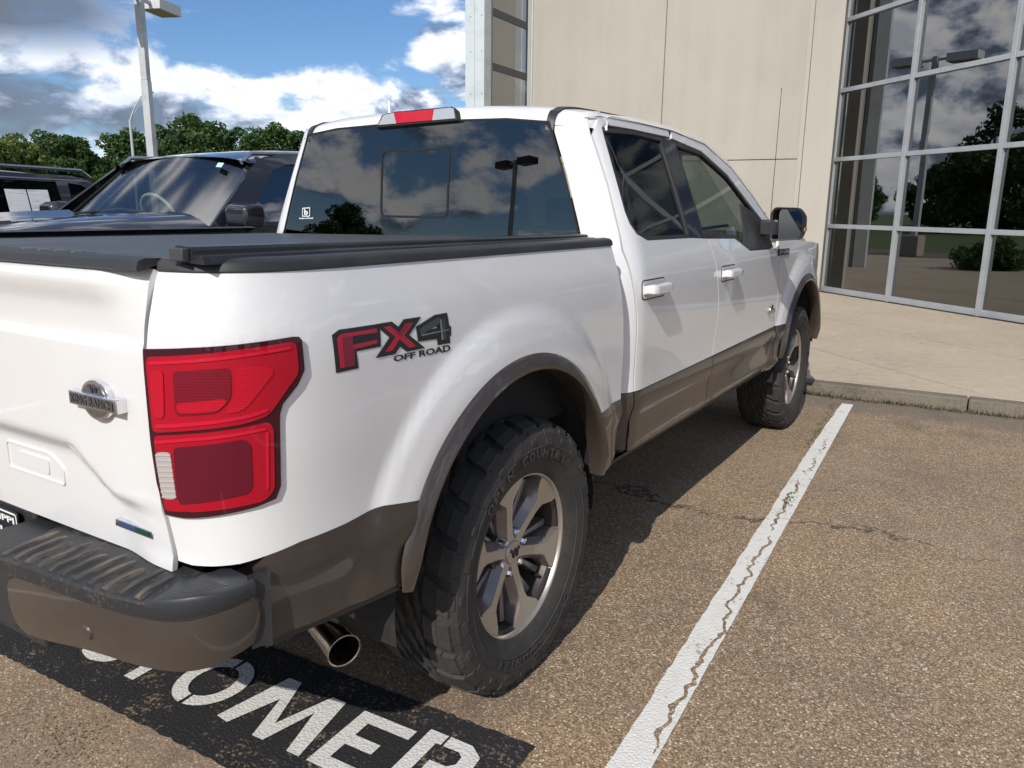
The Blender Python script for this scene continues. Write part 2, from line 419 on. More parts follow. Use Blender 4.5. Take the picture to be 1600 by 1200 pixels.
def CAB(s, z):
    px = np.interp(s, C_s, C_p[:, 0]); py = np.interp(s, C_s, C_p[:, 1]); o = xprof(z)-1.0
    k = sstep((1.1-py)/.4); b_ = bulge(py, z) if py > 2.6 else 0
    return (px+o+b_, py+lean(z)*k, z)

truck = empty('pickup_truck', (0, 0, 0), 0, 'white crew cab pickup with brown lower body and large off-road tyres parked at the kerb', 'pickup truck')
RIGHT = []      # objects to mirror to the far side
def R_(o): RIGHT.append(o); return o

# ---- bedside (white upper), brown lower band
def arc(cy, cz, r, a0, a1, n=26): return [(cy+r*math.cos(rad(a)), cz+r*math.sin(rad(a))) for a in np.linspace(a0, a1, n)]
RA = .578; aP = math.degrees(math.asin((.808-WCZ)/RA))
seam = invl(SIDE, [(279, 876), (262, 803), (240, 690), (231, 600), (229, 543), (236, 480), (243, 436)], -1.25, .82)
s_seam_top = seam[-1][0]
rear_low = invl(SIDE, [(600, 790), (540, 818), (470, 846), (417, 868), (375, 881), (333, 885), (300, 883)], -.67, .82)
bedfront = [(.600, 1.383), (.612, 1.30), (.655, 1.12), (.668, 1.0), (.672, .808)]
bed_poly = seam+[(s_seam_top, 1.383)]+bedfront+list(reversed([]))+arc(WCY, WCZ, RA, aP, 180-aP)+rear_low
bed = R_(panel('bedside', SIDE, bed_poly, M_WHITE, truck, step=.022, flange=.02))
bleft = invl(SIDE, [(394, 888), (406, 925), (411, 965), (414, 1002)], -1.05, .82)
bbot = invl(SIDE, [(450, 986), (540, 949), (610, 918), (648, 902)], -.97, .64)
a1 = math.degrees(math.asin((bbot[-1][1]-WCZ)/RA))
band = R_(panel('lower_bed_band', SIDE, bleft+bbot+arc(WCY, WCZ, RA, 180-a1, 180-aP, 10)+rear_low[:4], M_BROWN, truck, step=.03, off=.001, flange=.02))
g = G()
vst = [SIDE(s, z-.002, -.006) for s, z in [bleft[-1]]+bbot]; vsb = [SIDE(s+.002, z-.024, -.012) for s, z in [bleft[-1]]+bbot]; vsi = [(x-.05, y, z) for x, y, z in vsb]
n_ = len(vst); g.add(vst+vsb+vsi, [(i, i+1, n_+i+1, n_+i) for i in range(n_-1)]+[(n_+i, n_+i+1, 2*n_+i+1, 2*n_+i) for i in range(n_-1)])
R_(g.build('lower_valance', M_BLACKP, truck))
af = math.degrees(math.asin((.565-WCZ)/RA))
R_(panel('lower_bed_band', SIDE, [(.672, .808)]+arc(WCY, WCZ, RA, aP, af, 10)+[(.60, .558), (.672, .556)], M_BROWN, truck, step=.03, off=.001, flange=.02))
# ---- wheel-arch flares (swept lip)
def flare(name, yc, r_out=.594, rin=.548, a_lo=7, a_hi=171, prot=.024):
    prof = [(r_out+.004, -.004), (r_out, .004), (r_out-.010, .010), ((r_out+rin)/2, prot*.8), (rin+.012, prot), (rin, prot-.004), (rin-.006, prot-.02), (rin-.004, -.05)]
    g = G(); vs = []; A = np.linspace(a_lo, a_hi, 60); n = len(prof)
    for a in A:
        ca, sa = math.cos(rad(a)), math.sin(rad(a)); end = min(1, (a-a_lo)/9, (a_hi-a)/9)
        for (r, o) in prof:
            rr = min(r, 9)-(1-end)**2*max(0, r-rin-.004)*.5; o = o*(.45+.55*end) if o > 0 else o; y, z = yc+rr*ca, WCZ+rr*sa
            x = min(1.0, xprof(max(z, .86)))-.02*max(0, .62-z)/.1*.6+bulge(yc+(r_out+.002)*ca, WCZ+(r_out+.002)*sa)+o; vs.append((x, y, z))
    fs = [(i*n+k, i*n+k+1, (i+1)*n+k+1, (i+1)*n+k) for i in range(len(A)-1) for k in range(n-1)]+[tuple(range(n)), tuple(range((len(A)-1)*n, len(A)*n))[::-1]]
    return R_(g.add(vs, fs).build(name, M_BROWN, truck))
flare('wheel_arch_flare', WCY); flare('wheel_arch_flare', FCY)
def liner(yc):
    g = G(); n = 24
    for a in range(n+1):
        t = rad(-8+196*a/n)
        for x in (.42, .985): g.v.append((x, yc+.56*math.cos(t), WCZ+.56*math.sin(t)))
    g.f += [(2*i, 2*i+1, 2*i+3, 2*i+2) for i in range(n)]
    k = len(g.v); g.v += [(.43, yc-.7, .40), (.43, yc+.7, .40), (.43, yc+.7, 1.2), (.43, yc-.7, 1.2)]; g.f.append((k, k+1, k+2, k+3))
    return R_(g.build('wheel_arch_liner', M_LINER, truck))
liner(WCY); liner(FCY)

# ---- cab: rear corner pillar, doors, fender
cut = invl(CAB, [(990, 613), (996, 500), (988, 440), (973, 392), (962, 340), (950, 290), (934, 240), (924, 210), (919, 184)], .80, .81)
glassedge = invl(CAB, [(909, 374), (898, 325), (885, 270), (872, 225), (862, 190)], .66, 1.40)
RT = 1.842
pil = [(glassedge[0][0], .808)]+[(cut[0][0]-.004, .808)]+[(a-.004, b) for a, b in cut[1:]]+[(cut[-1][0]+.10, RT+.012), (cut[-1][0]+.10, RT+.036), (cut[-1][0]+.02, RT+.030), (cut[-1][0]-.05, RT+.020), (glassedge[-1][0]-.005, RT-.012)]+list(reversed(glassedge))
R_(panel('cab_corner', CAB, pil, M_WHITE, truck, step=.022, flange=.015))
R_(panel('cab_corner_band', CAB, [(glassedge[0][0], .556), (.800, .556), (cut[0][0]-.004, .805), (glassedge[0][0], .805)], M_BROWN, truck, step=.03, flange=.015))
seamBC = invl(CAB, [(1113, 556), (1123, 480), (1119, 415), (1106, 373)], 1.76, .81)
wtop = invl(CAB, [(1046, 214), (1036, 212), (990, 202), (944, 194)], 1.55, 1.82)
wrear = invl(CAB, [(940, 198), (944, 215), (958, 265), (976, 330), (984, 350), (995, 366), (1012, 376)], .87, 1.80)
wbot = invl(CAB, [(1045, 374), (1080, 372)], 1.1, 1.385)
topseam = invl(CAB, [(919, 184), (935, 181), (1000, 193), (1044, 204)], .78, 1.85)
rd = [(cut[0][0]+.004, .808)]+[(a+.004, b) for a, b in cut[1:-1]]
rd = [(seamBC[0][0]-.004, .808)]+[(a-.004, b) for a, b in seamBC[1:]]+list(reversed(wbot))+list(reversed(wrear))+list(reversed(wtop))+list(reversed(topseam[1:]))+list(reversed(rd))
door_r = R_(panel('rear_door', CAB, rd, M_WHITE, truck, step=.024, flange=.012))
tag(door_r, 'rear passenger door with white grab handle')
def bandpoly(s0, s1, z0a, z0b): return [(s0, z0a), (s1, z0b), (s1, .805), (s0, .805)]
R_(panel('lower_band', CAB, bandpoly(cut[0][0]+.004, seamBC[0][0]-.004, .558, .545), M_BROWN, door_r, step=.03, flange=.012, off=.001))
fseam = invl(CAB, [(1211, 511), (1216, 450), (1215, 393)], 2.99, .81)
fbelt = invl(CAB, [(1209, 389), (1172, 392), (1148, 373), (1107, 373)], 2.8, 1.30)
fd = [(seamBC[0][0]+.004, .808), (fseam[0][0]-.004, .808)]+[(a-.004, b) for a, b in fseam[1:]]+fbelt+[(a+.004, b) for a, b in reversed(seamBC[1:])]
door_f = R_(panel('front_door', CAB, fd, M_WHITE, truck, step=.024, flange=.012))
tag(door_f, 'front passenger door with round chrome badge low at its leading edge')
R_(panel('lower_band', CAB, bandpoly(seamBC[0][0]+.004, fseam[0][0]-.004, .545, .52), M_BROWN, door_f, step=.03, flange=.012, off=.001))
ftop_o = invl(CAB, [(1049, 205), (1100, 226), (1142, 264), (1175, 307), (1204, 350)], 1.64, 1.86)
ftop_i = invl(CAB, [(1198, 354), (1168, 314), (1137, 273), (1096, 236), (1050, 216)], 2.75, 1.45)
R_(panel('window_frame', CAB, ftop_o+ftop_i, M_WHITE, door_f, step=.03, flange=.012))
# windows: black surround, glass, B pillar, mirror sail
def inset_poly(poly, d):
    c = np.mean(np.array(poly), axis=0); out = []; n = len(poly)
    A = sum(poly[i][0]*poly[(i+1) % n][1]-poly[(i+1) % n][0]*poly[i][1] for i in range(n)); sg = 1 if A > 0 else -1
    for i in range(n):
        p0, p1, p2 = (np.array(poly[(i+k) % n]) for k in (-1, 0, 1)); e1 = p1-p0; e2 = p2-p1
        e1 = e1/(np.linalg.norm(e1)+1e-9); e2 = e2/(np.linalg.norm(e2)+1e-9)
        n1 = np.array([-e1[1], e1[0]])*sg; n2 = np.array([-e2[1], e2[0]])*sg; nn = n1+n2; nn = nn/max(.5, np.dot(nn, nn)/2)
        out.append(tuple(p1+nn*d))
    return out
bpil = invl(CAB, [(1034, 214), (1054, 220), (1100, 371), (1079, 372)], 1.5, 1.83)
rw = list(reversed(wtop[1:]))[::1]
rwin = wrear+[wbot[0], wbot[1]]+[bpil[3]]+[bpil[0]]+[wtop[2]]
rwin = wrear+wbot+[bpil[0]]+[wtop[2]]
R_(panel('window_trim', CAB, rwin, M_BLACKP, door_r, holes=[inset_poly(rwin, .018)], step=.03, off=-.004, flange=.02))
R_(panel('window_glass', CAB, inset_poly(rwin, .016), M_GRSIDE, door_r, step=.06, off=-.014, flange=0))
R_(panel('b_pillar', CAB, bpil, mat('gloss_black', (.008, .008, .009), .12, 0, .5), truck, step=.05, off=-.004, flange=.03))
fwin = [bpil[1]]+invl(CAB, [(1096, 236), (1137, 273), (1160, 303), (1183, 335), (1198, 354)], 2.05, 1.80)+invl(CAB, [(1209, 387), (1172, 391), (1148, 372)], 2.8, 1.31)+[bpil[2]]
R_(panel('window_trim', CAB, fwin, M_BLACKP, door_f, holes=[inset_poly(fwin, .018)], step=.03, off=-.005, flange=.02))
sail = invl(CAB, [(1158, 318), (1183, 335), (1198, 354), (1209, 387), (1172, 391), (1165, 385)], 2.5, 1.55)
R_(panel('mirror_sail', CAB, sail, M_BLACKP, door_f, step=.05, off=-.003, flange=.01))
R_(panel('window_glass', CAB, inset_poly(fwin, .016), M_GFRONT, door_f, step=.06, off=-.015, flange=0))
# door handles
def handle(door, sc_, zc, key):
    cup = rounded([(sc_-.125, zc-.040), (sc_+.105, zc-.040), (sc_+.105, zc+.038), (sc_-.125, zc+.038)], .022)
    cm = mat('handle_cup_shaded_white', (.62, .615, .60), .35, 0, .8)  # body white darkened, so recess shade is painted onto the shallow cup
    R_(panel('handle_cup', CAB, cup, M_SEAM, door, step=.05, off=.0015, flange=.002))
    R_(panel('handle_cup', CAB, inset_poly(cup, .005), cm, door, step=.05, off=.003, flange=.003))
    g = G(); n = 14; prof = [(-.019, .0), (-.021, .55), (-.014, .95), (.0, 1.0), (.014, .95), (.021, .55), (.019, 0.0)]; vs = []
    for i in range(n+1):
        t = i/n; s = sc_-.118+.225*t; e = min(1, t/.12, (1-t)/.12); o1 = .012+.034*math.sin(PI*min(.5, e*.5))
        for (dz, k) in prof:
            x, y, z = CAB(s, zc+dz*(.75+.25*e)); vs.append((x+.004+o1*k if k > 0 else x+.016*e, y, z))
    m_ = len(prof)
    fs = [(i*m_+k, i*m_+k+1, (i+1)*m_+k+1, (i+1)*m_+k) for i in range(n) for k in range(m_-1)]+[tuple(range(m_)), tuple(range(n*m_, (n+1)*m_))]
    R_(g.add(vs, fs).build('door_handle', M_WHITE, door))
    if key:
        x, y, z = CAB(sc_+.085, zc); R_(G().lathe([(x+.046, .0001), (x+.046, .009), (x+.03, .009)], 14, c=(0, y, z)).build('lock_cylinder', M_SEAM, door))
handle(door_r, .955, 1.205, False); handle(door_f, 1.935, 1.205, True)
# front fender
aF = math.degrees(math.asin((.808-WCZ)/RA)); FT = 1.335
fpoly = [(fseam[0][0]+.004, .808)]+[(a, b) for a, b in reversed(arc(FCY, WCZ, RA, aF, 180-aF))][0:]+[(4.30, .808), (4.50, .84), (4.55, 1.15), (4.40, 1.26), (3.9, 1.30), (3.4, 1.325), (2.99, 1.345)]+[(a+.004, b) for a, b in reversed(fseam[1:])]
fender = R_(panel('front_fender', SIDE, fpoly, M_WHITE, truck, step=.03, flange=.015))
aL = math.degrees(math.asin((.53-WCZ)/RA))
R_(panel('lower_band', SIDE, [(fseam[0][0]+.004, .805), (fseam[0][0]+.004, .52)]+arc(FCY, WCZ, RA, 180-aL, 180-aF, 8), M_BROWN, fender, step=.03, flange=.012, off=.001))
# rocker underside return
g = G(); ys = np.arange(.66, 3.08, .1); zb = lambda y: .556-.035*(y-.66)/2.4
for y in ys: x = xprof(zb(y)); g.v += [(x+.001, y, zb(y)+.004), (x-.03, y, zb(y)-.035), (x-.12, y, zb(y)-.05), (x-.3, y, zb(y)-.02)]
g.f += [(4*i+k, 4*i+k+1, 4*i+5+k, 4*i+4+k) for i in range(len(ys)-1) for k in range(3)]
R_(g.build('rocker_sill', M_BROWN, truck))

# ---- roof
zc_ = table([(.715, 1.832), (.722, 1.858), (.745, 1.892), (.80, 1.915), (.95, 1.932), (1.5, 1.948), (1.9, 1.935), (2.16, 1.893)], .70, 2.2)
zd_ = table([(.715, 1.805), (.722, 1.815), (.745, 1.835), (.80, 1.856), (.95, 1.868), (1.5, 1.872), (1.9, 1.86), (2.16, 1.828)], .70, 2.2)
def roof_back(x): return float(np.interp(abs(x)+1-xprof(1.84), C_p[:len(_cr), 0], C_p[:len(_cr), 1]))-.690
def ROOF(x, y, off=0):
    X, Y, Z = ROOF0(x, y, off); return (X, Y+max(0, roof_back(x))*(1-sstep((y-.73)/.40)), Z)
def ROOF0(x, y, off=0):
    zd = zd_(y); xe = xprof(zd)+.004; t = min(1, abs(x)/xe); return (x, y, zd+(zc_(y)-zd)*(1-t**2.6)**.75+off)
def roofgrid():
    g = G(); ts = [math.sin(t*PI/2) for t in np.linspace(-1, 1, 57)]; ys = list(np.linspace(.715, .80, 10))+list(np.linspace(.83, 2.16, 26)); n = len(ts)
    for y in ys:
        xe = xprof(zd_(y))+.004
        for t in ts: g.v.append(ROOF(t*xe, y))
    g.f += [(i*n+k, i*n+k+1, (i+1)*n+k+1, (i+1)*n+k) for i in range(len(ys)-1) for k in range(n-1)]
    return g.build('roof', M_WHITE, truck, angle=60)
roof = roofgrid()
def ditch():
    g = G(); ys = list(np.linspace(.708, .80, 12))+list(np.linspace(.84, 2.14, 20))
    for y in ys:
        e = .030 if y < .9 else .022
        for xx, o in ((.640-e/2, -.002), (.640-e/2, .006), (.640+e/2, .006), (.640+e/2, -.002)):
            p_ = ROOF(xx, max(y, .716), o); g.v.append((p_[0], p_[1]-max(0, .716-y)-(.010 if y < .75 else 0), p_[2]-(0.03 if y < .716 else 0)))
    g.f += [(4*i+k, 4*i+k+1, 4*i+5+k, 4*i+4+k) for i in range(len(ys)-1) for k in range(3)]
    return R_(g.build('roof_ditch_trim', M_RAIL, truck))
ditch()
# A pillar strip
g = G(); apo = ftop_o[1:]
apts = [(topseam[0][0]-.02, RT+.004), (topseam[0][0]+.06, RT+.016), (ftop_o[0][0]-.4, RT+.028), (ftop_o[0][0], ftop_o[0][1]+.003)]+[(a+.003, b+.003) for a, b in apo]+[(2.98, 1.345)]
for i, (s, z) in enumerate(apts):
    x, y, _ = CAB(s, z); wd = .05 if i > 3 else (.03 if i > 1 else .016)
    x2, y2, z2 = CAB(s+wd*.55, z+wd*.75); g.v += [(x-.01, y, z), (x+.006, y, z), (x2-.006, y2, z2), (x2-.05, y2+.02, z2+.004)]
g.f += [(4*i+k, 4*i+k+1, 4*i+5+k, 4*i+4+k) for i in range(len(apts)-1) for k in range(3)]
R_(g.build('a_pillar', M_WHITE, truck, angle=70))
# windscreen
def WS(x, t): # t 0 cowl .. 1 roof
    y = 3.02-.86*t-.10*(x/.8)**2*(1-t*.6); z = 1.345+(1.885-1.345)*t-.02*(x/.8)**2; return (x*(1-.17*t), y, z)
panel('windscreen', WS, [(-.83, 0.0), (.83, 0.0), (.83, 1.0), (-.83, 1.0)], M_GWIND, truck, step=.12, flange=0)
panel('windscreen_shade_band', WS, rounded([(-.82, .86), (-.10, .86), (-.08, .74), (.08, .74), (.10, .86), (.82, .86), (.82, .999), (-.82, .999)], .01), M_SEAM, truck, step=.1, off=-.004, flange=0)
# hood, cowl, nose
g = G(); xs = np.linspace(-.93, .93, 25); ys = np.linspace(2.98, 4.50, 14)
hz = table([(2.9, 1.352), (3.4, 1.345), (3.9, 1.325), (4.3, 1.29), (4.52, 1.22)], 2.8, 4.6)
for y in ys:
    for x in xs: g.v.append((x*(1-.10*max(0, (y-3.9)/.6)), y, hz(y)+.035*(1-(x/.93)**2)+.018*sstep((abs(x)-.45)/.08)*sstep((.85-abs(x))/.1)))
n = len(xs); g.f += [(i*n+k, i*n+k+1, (i+1)*n+k+1, (i+1)*n+k) for i in range(len(ys)-1) for k in range(n-1)]
g.build('hood', M_WHITE, truck, angle=60)
g = G().box(-.86, .86, 4.38, 4.52, .62, 1.22); g.build('grille', M_CHROME, truck, bevel=.02)
g = G()
for k, (x, y) in enumerate([(-.98, 4.30), (-.95, 4.48), (-.75, 4.60), (-.3, 4.65), (.3, 4.65), (.75, 4.60), (.95, 4.48), (.98, 4.30)]): g.v += [(x, y, .50), (x*1.0, y+.015, .56), (x, y+.015, .72), (x, y, .79)]
g.f += [(4*i+k, 4*i+k+1, 4*i+5+k, 4*i+4+k) for i in range(7) for k in range(3)]
g.build('front_bumper', M_BROWN, truck)
# underbody, frame, axle
g = G().box(-.80, .80, .60, 3.0, .545, .62).box(-.43, -.33, -1.0, 4.2, .50, .66).box(.33, .43, -1.0, 4.2, .50, .66).box(-.55, .55, -.95, .62, .66, .75).box(-.8, .8, 3.0, 3.06, .55, 1.3).box(-.55, .55, 4.0, 4.35, .5, .9)
g.box(-.74, .74, -1.03, -.98, .62, .80).build('chassis', M_DARK, truck)
G().tube([(-.78, 0, .42), (.78, 0, .42)], .048, 12).lathe([(-.14, .05), (-.12, .13), (0, .16), (.12, .13), (.14, .05)], 16, c=(0, 0, .42)).build('rear_axle', M_LINER, truck)
G().tube([(-.78, 3.683, .40), (.78, 3.683, .40)], .04, 12).build('front_axle', M_LINER, truck)
# inside of the cargo box and cab shell
G().box(-.90, -.88, -.90, .6, .80, 1.37).box(.88, .90, -.90, .6, .80, 1.37).box(-.9, .9, .585, .60, .75, 1.37).build('cargo_box', M_DARK, truck)

# ---- rear window, high brake lamp
def RG(x, z): return (x, .688+.07*max(0, z-1.36)-.010*(1-(x/.8)**2), z)
rge = [(CAB(*q)[0]+.002, CAB(*q)[2]) for q in glassedge]
rgp = [(-.83, 1.345), (.83, 1.345)]+rge+[(.45, rge[-1][1]+.020), (.0, rge[-1][1]+.030), (-.45, rge[-1][1]+.020)]+[(-x, z) for x, z in reversed(rge)]
rwg = panel('rear_window', RG, rgp, M_GREAR, truck, step=.12, off=.002, flange=0, flip=False)
if rwg.data.polygons[0].normal.y > 0: rwg.data.flip_normals()
def ringpanel(name, F, poly, wd, m, parent, off, step=.05, fl=.003): return panel(name, F, poly, m, parent, holes=[inset_poly(poly, wd)], step=step, off=off, flange=fl)
sl = rounded([(-.185, 1.462), (.185, 1.462), (.185, 1.748), (-.185, 1.748)], .035)
ringpanel('slider_frame', RG, sl, .010, M_SEAM, rwg, .004)
ringpanel('window_seal', RG, rgp, .008, M_SEAM, rwg, .004, .1)
wst = mat('white_sticker', (.8, .8, .8), .6)
sq = invl(RG, [(474, 325), (486, 324), (485.6, 338.5), (473.5, 338.5)], -.65, 1.48)
stk = ringpanel('window_sticker', RG, sq, .004, wst, rwg, .006, .01, .0005)
def text_on(name, F, s, quad, m, parent, seed, off=.002, guess=None, flip=False):
    # quad: photo pixels of the word's corners, lower-left, lower-right, upper-right, upper-left, dropped on surface F
    A, fs = text_fit(s); Q = [np.array(invert(F, u, v, *seed)) for u, v in quad]
    vs = []
    for a, b in A:
        q = Q[0]*(1-a)*(1-b)+Q[1]*a*(1-b)+Q[2]*a*b+Q[3]*(1-a)*b; h = 1e-4
        P = np.array(F(*q)); n = np.cross(np.array(F(q[0]+h, q[1]))-P, np.array(F(q[0], q[1]+h))-P); n /= np.linalg.norm(n)
        vs.append(tuple(P+n*off))
    return mk(name, vs, fs, m, parent, smooth=False)
text_on('sticker_letter', RG, 'b', [(477, 336), (483, 336), (483, 327), (477, 327)], wst, rwg, (-.65, 1.48), .007)
text_on('sticker_lettering', RG, 'bearwheel', [(469.5, 342.5), (491, 342), (491, 339.5), (469.5, 340)], wst, rwg, (-.65, 1.47), .007)
def CH(x, z): return (x, .706+.38*(z-1.845)-.012*(1-(x/.8)**2), z)
chq = invl(CH, [(590, 200.5), (717, 189.5), (714, 171), (708, 168.5), (622, 176), (600, 180.5)], -.1, 1.84)
chmsl = panel('high_brake_lamp', CH, chq, M_SEAM, truck, step=.03, off=.010, flange=.03)
ci = invl(CH, [(594, 197.5), (622, 195), (618, 178.5), (602, 182)], -.1, 1.85); cm_ = invl(CH, [(622, 195), (678, 190.2), (681, 173.2), (618, 178.5)], 0, 1.85); cr_ = invl(CH, [(678, 190.2), (714, 187), (711.5, 172), (706, 170.5), (681, 173.2)], .1, 1.85)
MCL2 = lens('cargo_lamp_lens', (.55, .57, .58), rib=40); t_, b_ = nodes(MCL2); b_.inputs['Metallic'].default_value = .6
panel('clear_lens', CH, ci, MCL2, chmsl, step=.02, off=.013, flange=.003); panel('clear_lens', CH, cr_, MCL2, chmsl, step=.02, off=.013, flange=.003)
panel('red_lens', CH, cm_, M_REDL2, chmsl, step=.02, off=.0135, flange=.003)
G().tube([(-.33, .93, 1.925), (-.33, .93, 1.985)], .006, 8).build('roof_marker', M_WHITE, truck)

# ---- tailgate
def tgy(x, z):
    y = pchip([.74, .80, 1.0, 1.228, 1.2345, 1.241, 1.30, 1.340, 1.360, 1.375, 1.386], [-1.090, -1.092, -1.094, -1.094, -1.091, -1.080, -1.084, -1.097, -1.101, -1.094, -1.078], z)
    ax = abs(x); zb = 1.003 if ax < .46 else (1.003-.105*(ax-.46)/.15 if ax < .61 else .898-.01*(ax-.61))
    wd = .046 if ax < .46 else (.046-.030*(ax-.46)/.15 if ax < .61 else .014)
    y += .020*sstep((zb-z)/wd)*(1 if ax < .61 else max(.45, 1-(ax-.61)*4)) - .008*(1-(x/.8)**2)
    e = sstep((ax-.62)/.13); ye = -1.0885+(1-xprof(z))*.9
    return y*(1-.8*e)+ye*.8*e
def TG(x, z): return (x, tgy(x, z), z)
tgseam = [(.7975, .768), (.800, .80), (.786, .865), (.779, .895), (.772, 1.0), (.766, 1.12), (.7645, 1.228), (.768, 1.27), (.776, 1.33), (.783, 1.386)]
tgl = [(x-.009, z) for x, z in tgseam]
tgpoly = [(-x, z) for x, z in reversed(tgl)]+tgl
tgpoly = tgl+[(-x, z) for x, z in reversed(tgl)]
ex = [(x, z) for z in (1.229, 1.2345, 1.241, .995, .985, .975, .965, .958) for x in np.arange(-.75, .75, .03)]
tailgate = panel('tailgate', TG, tgpoly, M_WHITE, truck, step=.018, flange=.012, angle=50, sx=1.2, sy=.65)
tag(tailgate, 'white tailgate with a pressed crease and chrome badge')
def step_emboss(xa, xb):
    o = rounded([(xa, .872), (xb-.002, .872), (xb, .915), (xb-.05, .943), (xa, .943)], .012)
    ringpanel('pressed_panel', TG, o, .004, M_WHITE, tailgate, .0035, .03, .004)
    i_ = rounded([(xa+.055, .888), (xb-.065, .888), (xb-.06, .925), (xa+.055, .925)], .008)
    panel('pressed_panel', TG, i_, M_WHITE, tailgate, step=.03, off=.003, flange=.003)
step_emboss(.150, .398); step_emboss(-.398, -.150)
# king-ranch style badge
def flat_tg(cx, cz, y0):
    return lambda a, b, h=0: Vector((cx+a, y0-h, cz+b))
FT_ = flat_tg(.607, 1.111, -1.100)
def prism_tg(name, poly, h0, h1, m, parent, bevel=.0015): return G().prism(poly, lambda a, b: FT_(a, b, h1), lambda a, b: FT_(a, b, h0)).build(name, m, parent, bevel=bevel, angle=30)
M_BADGE = mat('badge_satin', (.42, .43, .46), .22, 1.0)
badge = prism_tg('ranch_badge', [(.052*math.cos(a), .043*math.sin(a)) for a in np.linspace(0, 2*PI, 40)[:-1]], -.01, .010, M_CHROME, tailgate)
prism_tg('badge_disc', [(.044*math.cos(a), .036*math.sin(a)) for a in np.linspace(0, 2*PI, 40)[:-1]], .0, .012, M_BADGE, badge, .0006)
prism_tg('badge_bar', [(-.086, -.017), (.086, -.017), (.086, .013), (-.086, .013)], -.01, .017, M_CHROME, badge)
prism_tg('badge_bar', [(-.080, -.014), (.078, -.014), (.078, .010), (-.080, .010)], .0, .0182, M_BADGE, badge, .0006)
A_, f_ = text_fit('KING RANCH'); mk('badge_lettering', [FT_(-.077+.152*a, -.0115+.019*b, .0192) for a, b in A_], f_, mat('badge_ink', (.06, .06, .07), .4), badge, smooth=False)
wv = [(-.017, .030), (-.014, .034), (-.010, .031), (-.008, .020), (-.004, .018), (-.001, .030), (.002, .033), (.005, .030), (.007, .019), (.011, .020), (.013, .030), (.017, .033), (.020, .029)]
G().tube([FT_(a, b-.002, .0128) for a, b in wv], .0016, 6).build('badge_brand_mark', MATS['badge_ink'], badge)
eb = G().prism([(-.068, -.008), (.066, -.009), (.068, .004), (.062, .008), (-.064, .009)], lambda a, b: Vector((.661+a, -1.088, .832+b)), lambda a, b: Vector((.661+a, -1.07, .832+b))).build('engine_badge', M_CHROME, tailgate, bevel=.0012)
me_ = mat('badge_blue', (.08, .14, .32), .2, .6); mg_ = mat('badge_green', (.04, .13, .08), .2, .6)
for (x0, x1, mm) in ((.612, .668, me_), (.668, .716, mg_)):
    G().box(x0, x1, -1.0892, -1.08, .8265, .8375).build('engine_badge_enamel', mm, eb)
# blue oval in the middle of the gate
ov = G().prism([(.115*math.cos(a), .045*math.sin(a)) for a in np.linspace(0, 2*PI, 48)[:-1]], lambda a, b: Vector((a, -1.116, 1.115+b)), lambda a, b: Vector((a, -1.09, 1.115+b))).build('oval_badge', M_CHROME, tailgate, bevel=.003)
G().prism([(.107*math.cos(a), .039*math.sin(a)) for a in np.linspace(0, 2*PI, 48)[:-1]], lambda a, b: Vector((a, -1.1175, 1.115+b)), lambda a, b: Vector((a, -1.10, 1.115+b))).build('oval_field', mat('oval_blue', (.01, .03, .16), .2, 0, 1), ov)
# tailgate top cap
g = G()
for x in np.linspace(-.775, .775, 30):
    c = -.008*(1-(x/.8)**2); g.v += [(x, -1.094+c, 1.382), (x, -1.099+c, 1.386), (x, -1.094+c, 1.402), (x, -1.080+c, 1.407), (x, -1.01, 1.405)]
g.f += [(5*i+k, 5*i+k+1, 5*i+6+k, 5*i+5+k) for i in range(29) for k in range(4)]+[(0, 1, 2, 3, 4), (149, 148, 147, 146, 145)]
g.build('tailgate_cap', M_BLACKP, tailgate)

# ---- tail lamps
tl_px = [(229, 545), (300, 543), (387, 536), (455, 526), (464, 526), (468.5, 531), (473, 577), (463, 600), (440, 630), (435.5, 645), (435, 660), (437, 757), (430, 777), (400, 790), (312, 807), (290, 807), (263, 802), (250, 753), (240, 687), (232, 600)]
tl = invl(SIDE, tl_px, -1.26, 1.22)
lamp = R_(panel('tail_lamp', SIDE, tl, M_BEZEL, truck, step=.02, off=.008, flange=.02))
tag(lamp, 'wrap-around red tail lamp with dark bezel')
def tlp(name, px, m, off, fl=.004): return R_(panel(name, SIDE, rounded(invl(SIDE, px, -1.2, 1.1), .012, 3), m, lamp, step=.02, off=off, flange=fl))
tlp('upper_red_lens', [(234.5, 557), (300, 554), (387, 544), (452, 534), (459, 538), (463, 582), (447, 604), (418, 647), (387, 659), (300, 671), (245.5, 674)], M_REDL, .0105)
tlp('inner_lens', [(241, 578), (262, 577), (264, 652), (248, 652)], M_REDL2, .0125)
tlp('reflector_lens', [(276, 579), (361, 573), (362, 620), (343, 643), (281, 648)], M_REDD, .0125)
tlp('side_lens', [(368, 572), (420, 572), (425, 581), (380, 640), (350, 645), (366, 622)], M_REDL2, .0122)
tlp('lower_red_lens', [(246.5, 679), (300, 676), (400, 662), (417, 657), (425, 667), (427, 762), (414, 779), (310, 797), (264, 795)], M_REDL, .0105)
tlp('lower_dark_lens', [(277, 697), (380, 684), (391, 691), (394, 759), (387, 768), (286, 785)], M_REDLOW, .0125)
M_GUIDE = lens('light_guide_red', (.56, .006, .035))
tlp('light_guide', [(240, 564), (300, 561), (387, 551), (449, 541), (450, 545), (387, 556), (300, 566), (241, 569)], M_GUIDE, .0128, .002)
tlp('light_guide', [(250, 661), (300, 658), (387, 646), (415, 636), (417, 640), (388, 651), (300, 664), (250, 667)], M_GUIDE, .0128, .002)
tlp('light_guide', [(249, 686), (300, 682), (400, 668), (413, 666), (414, 670), (400, 673), (300, 687), (250, 691)], M_GUIDE, .0128, .002)
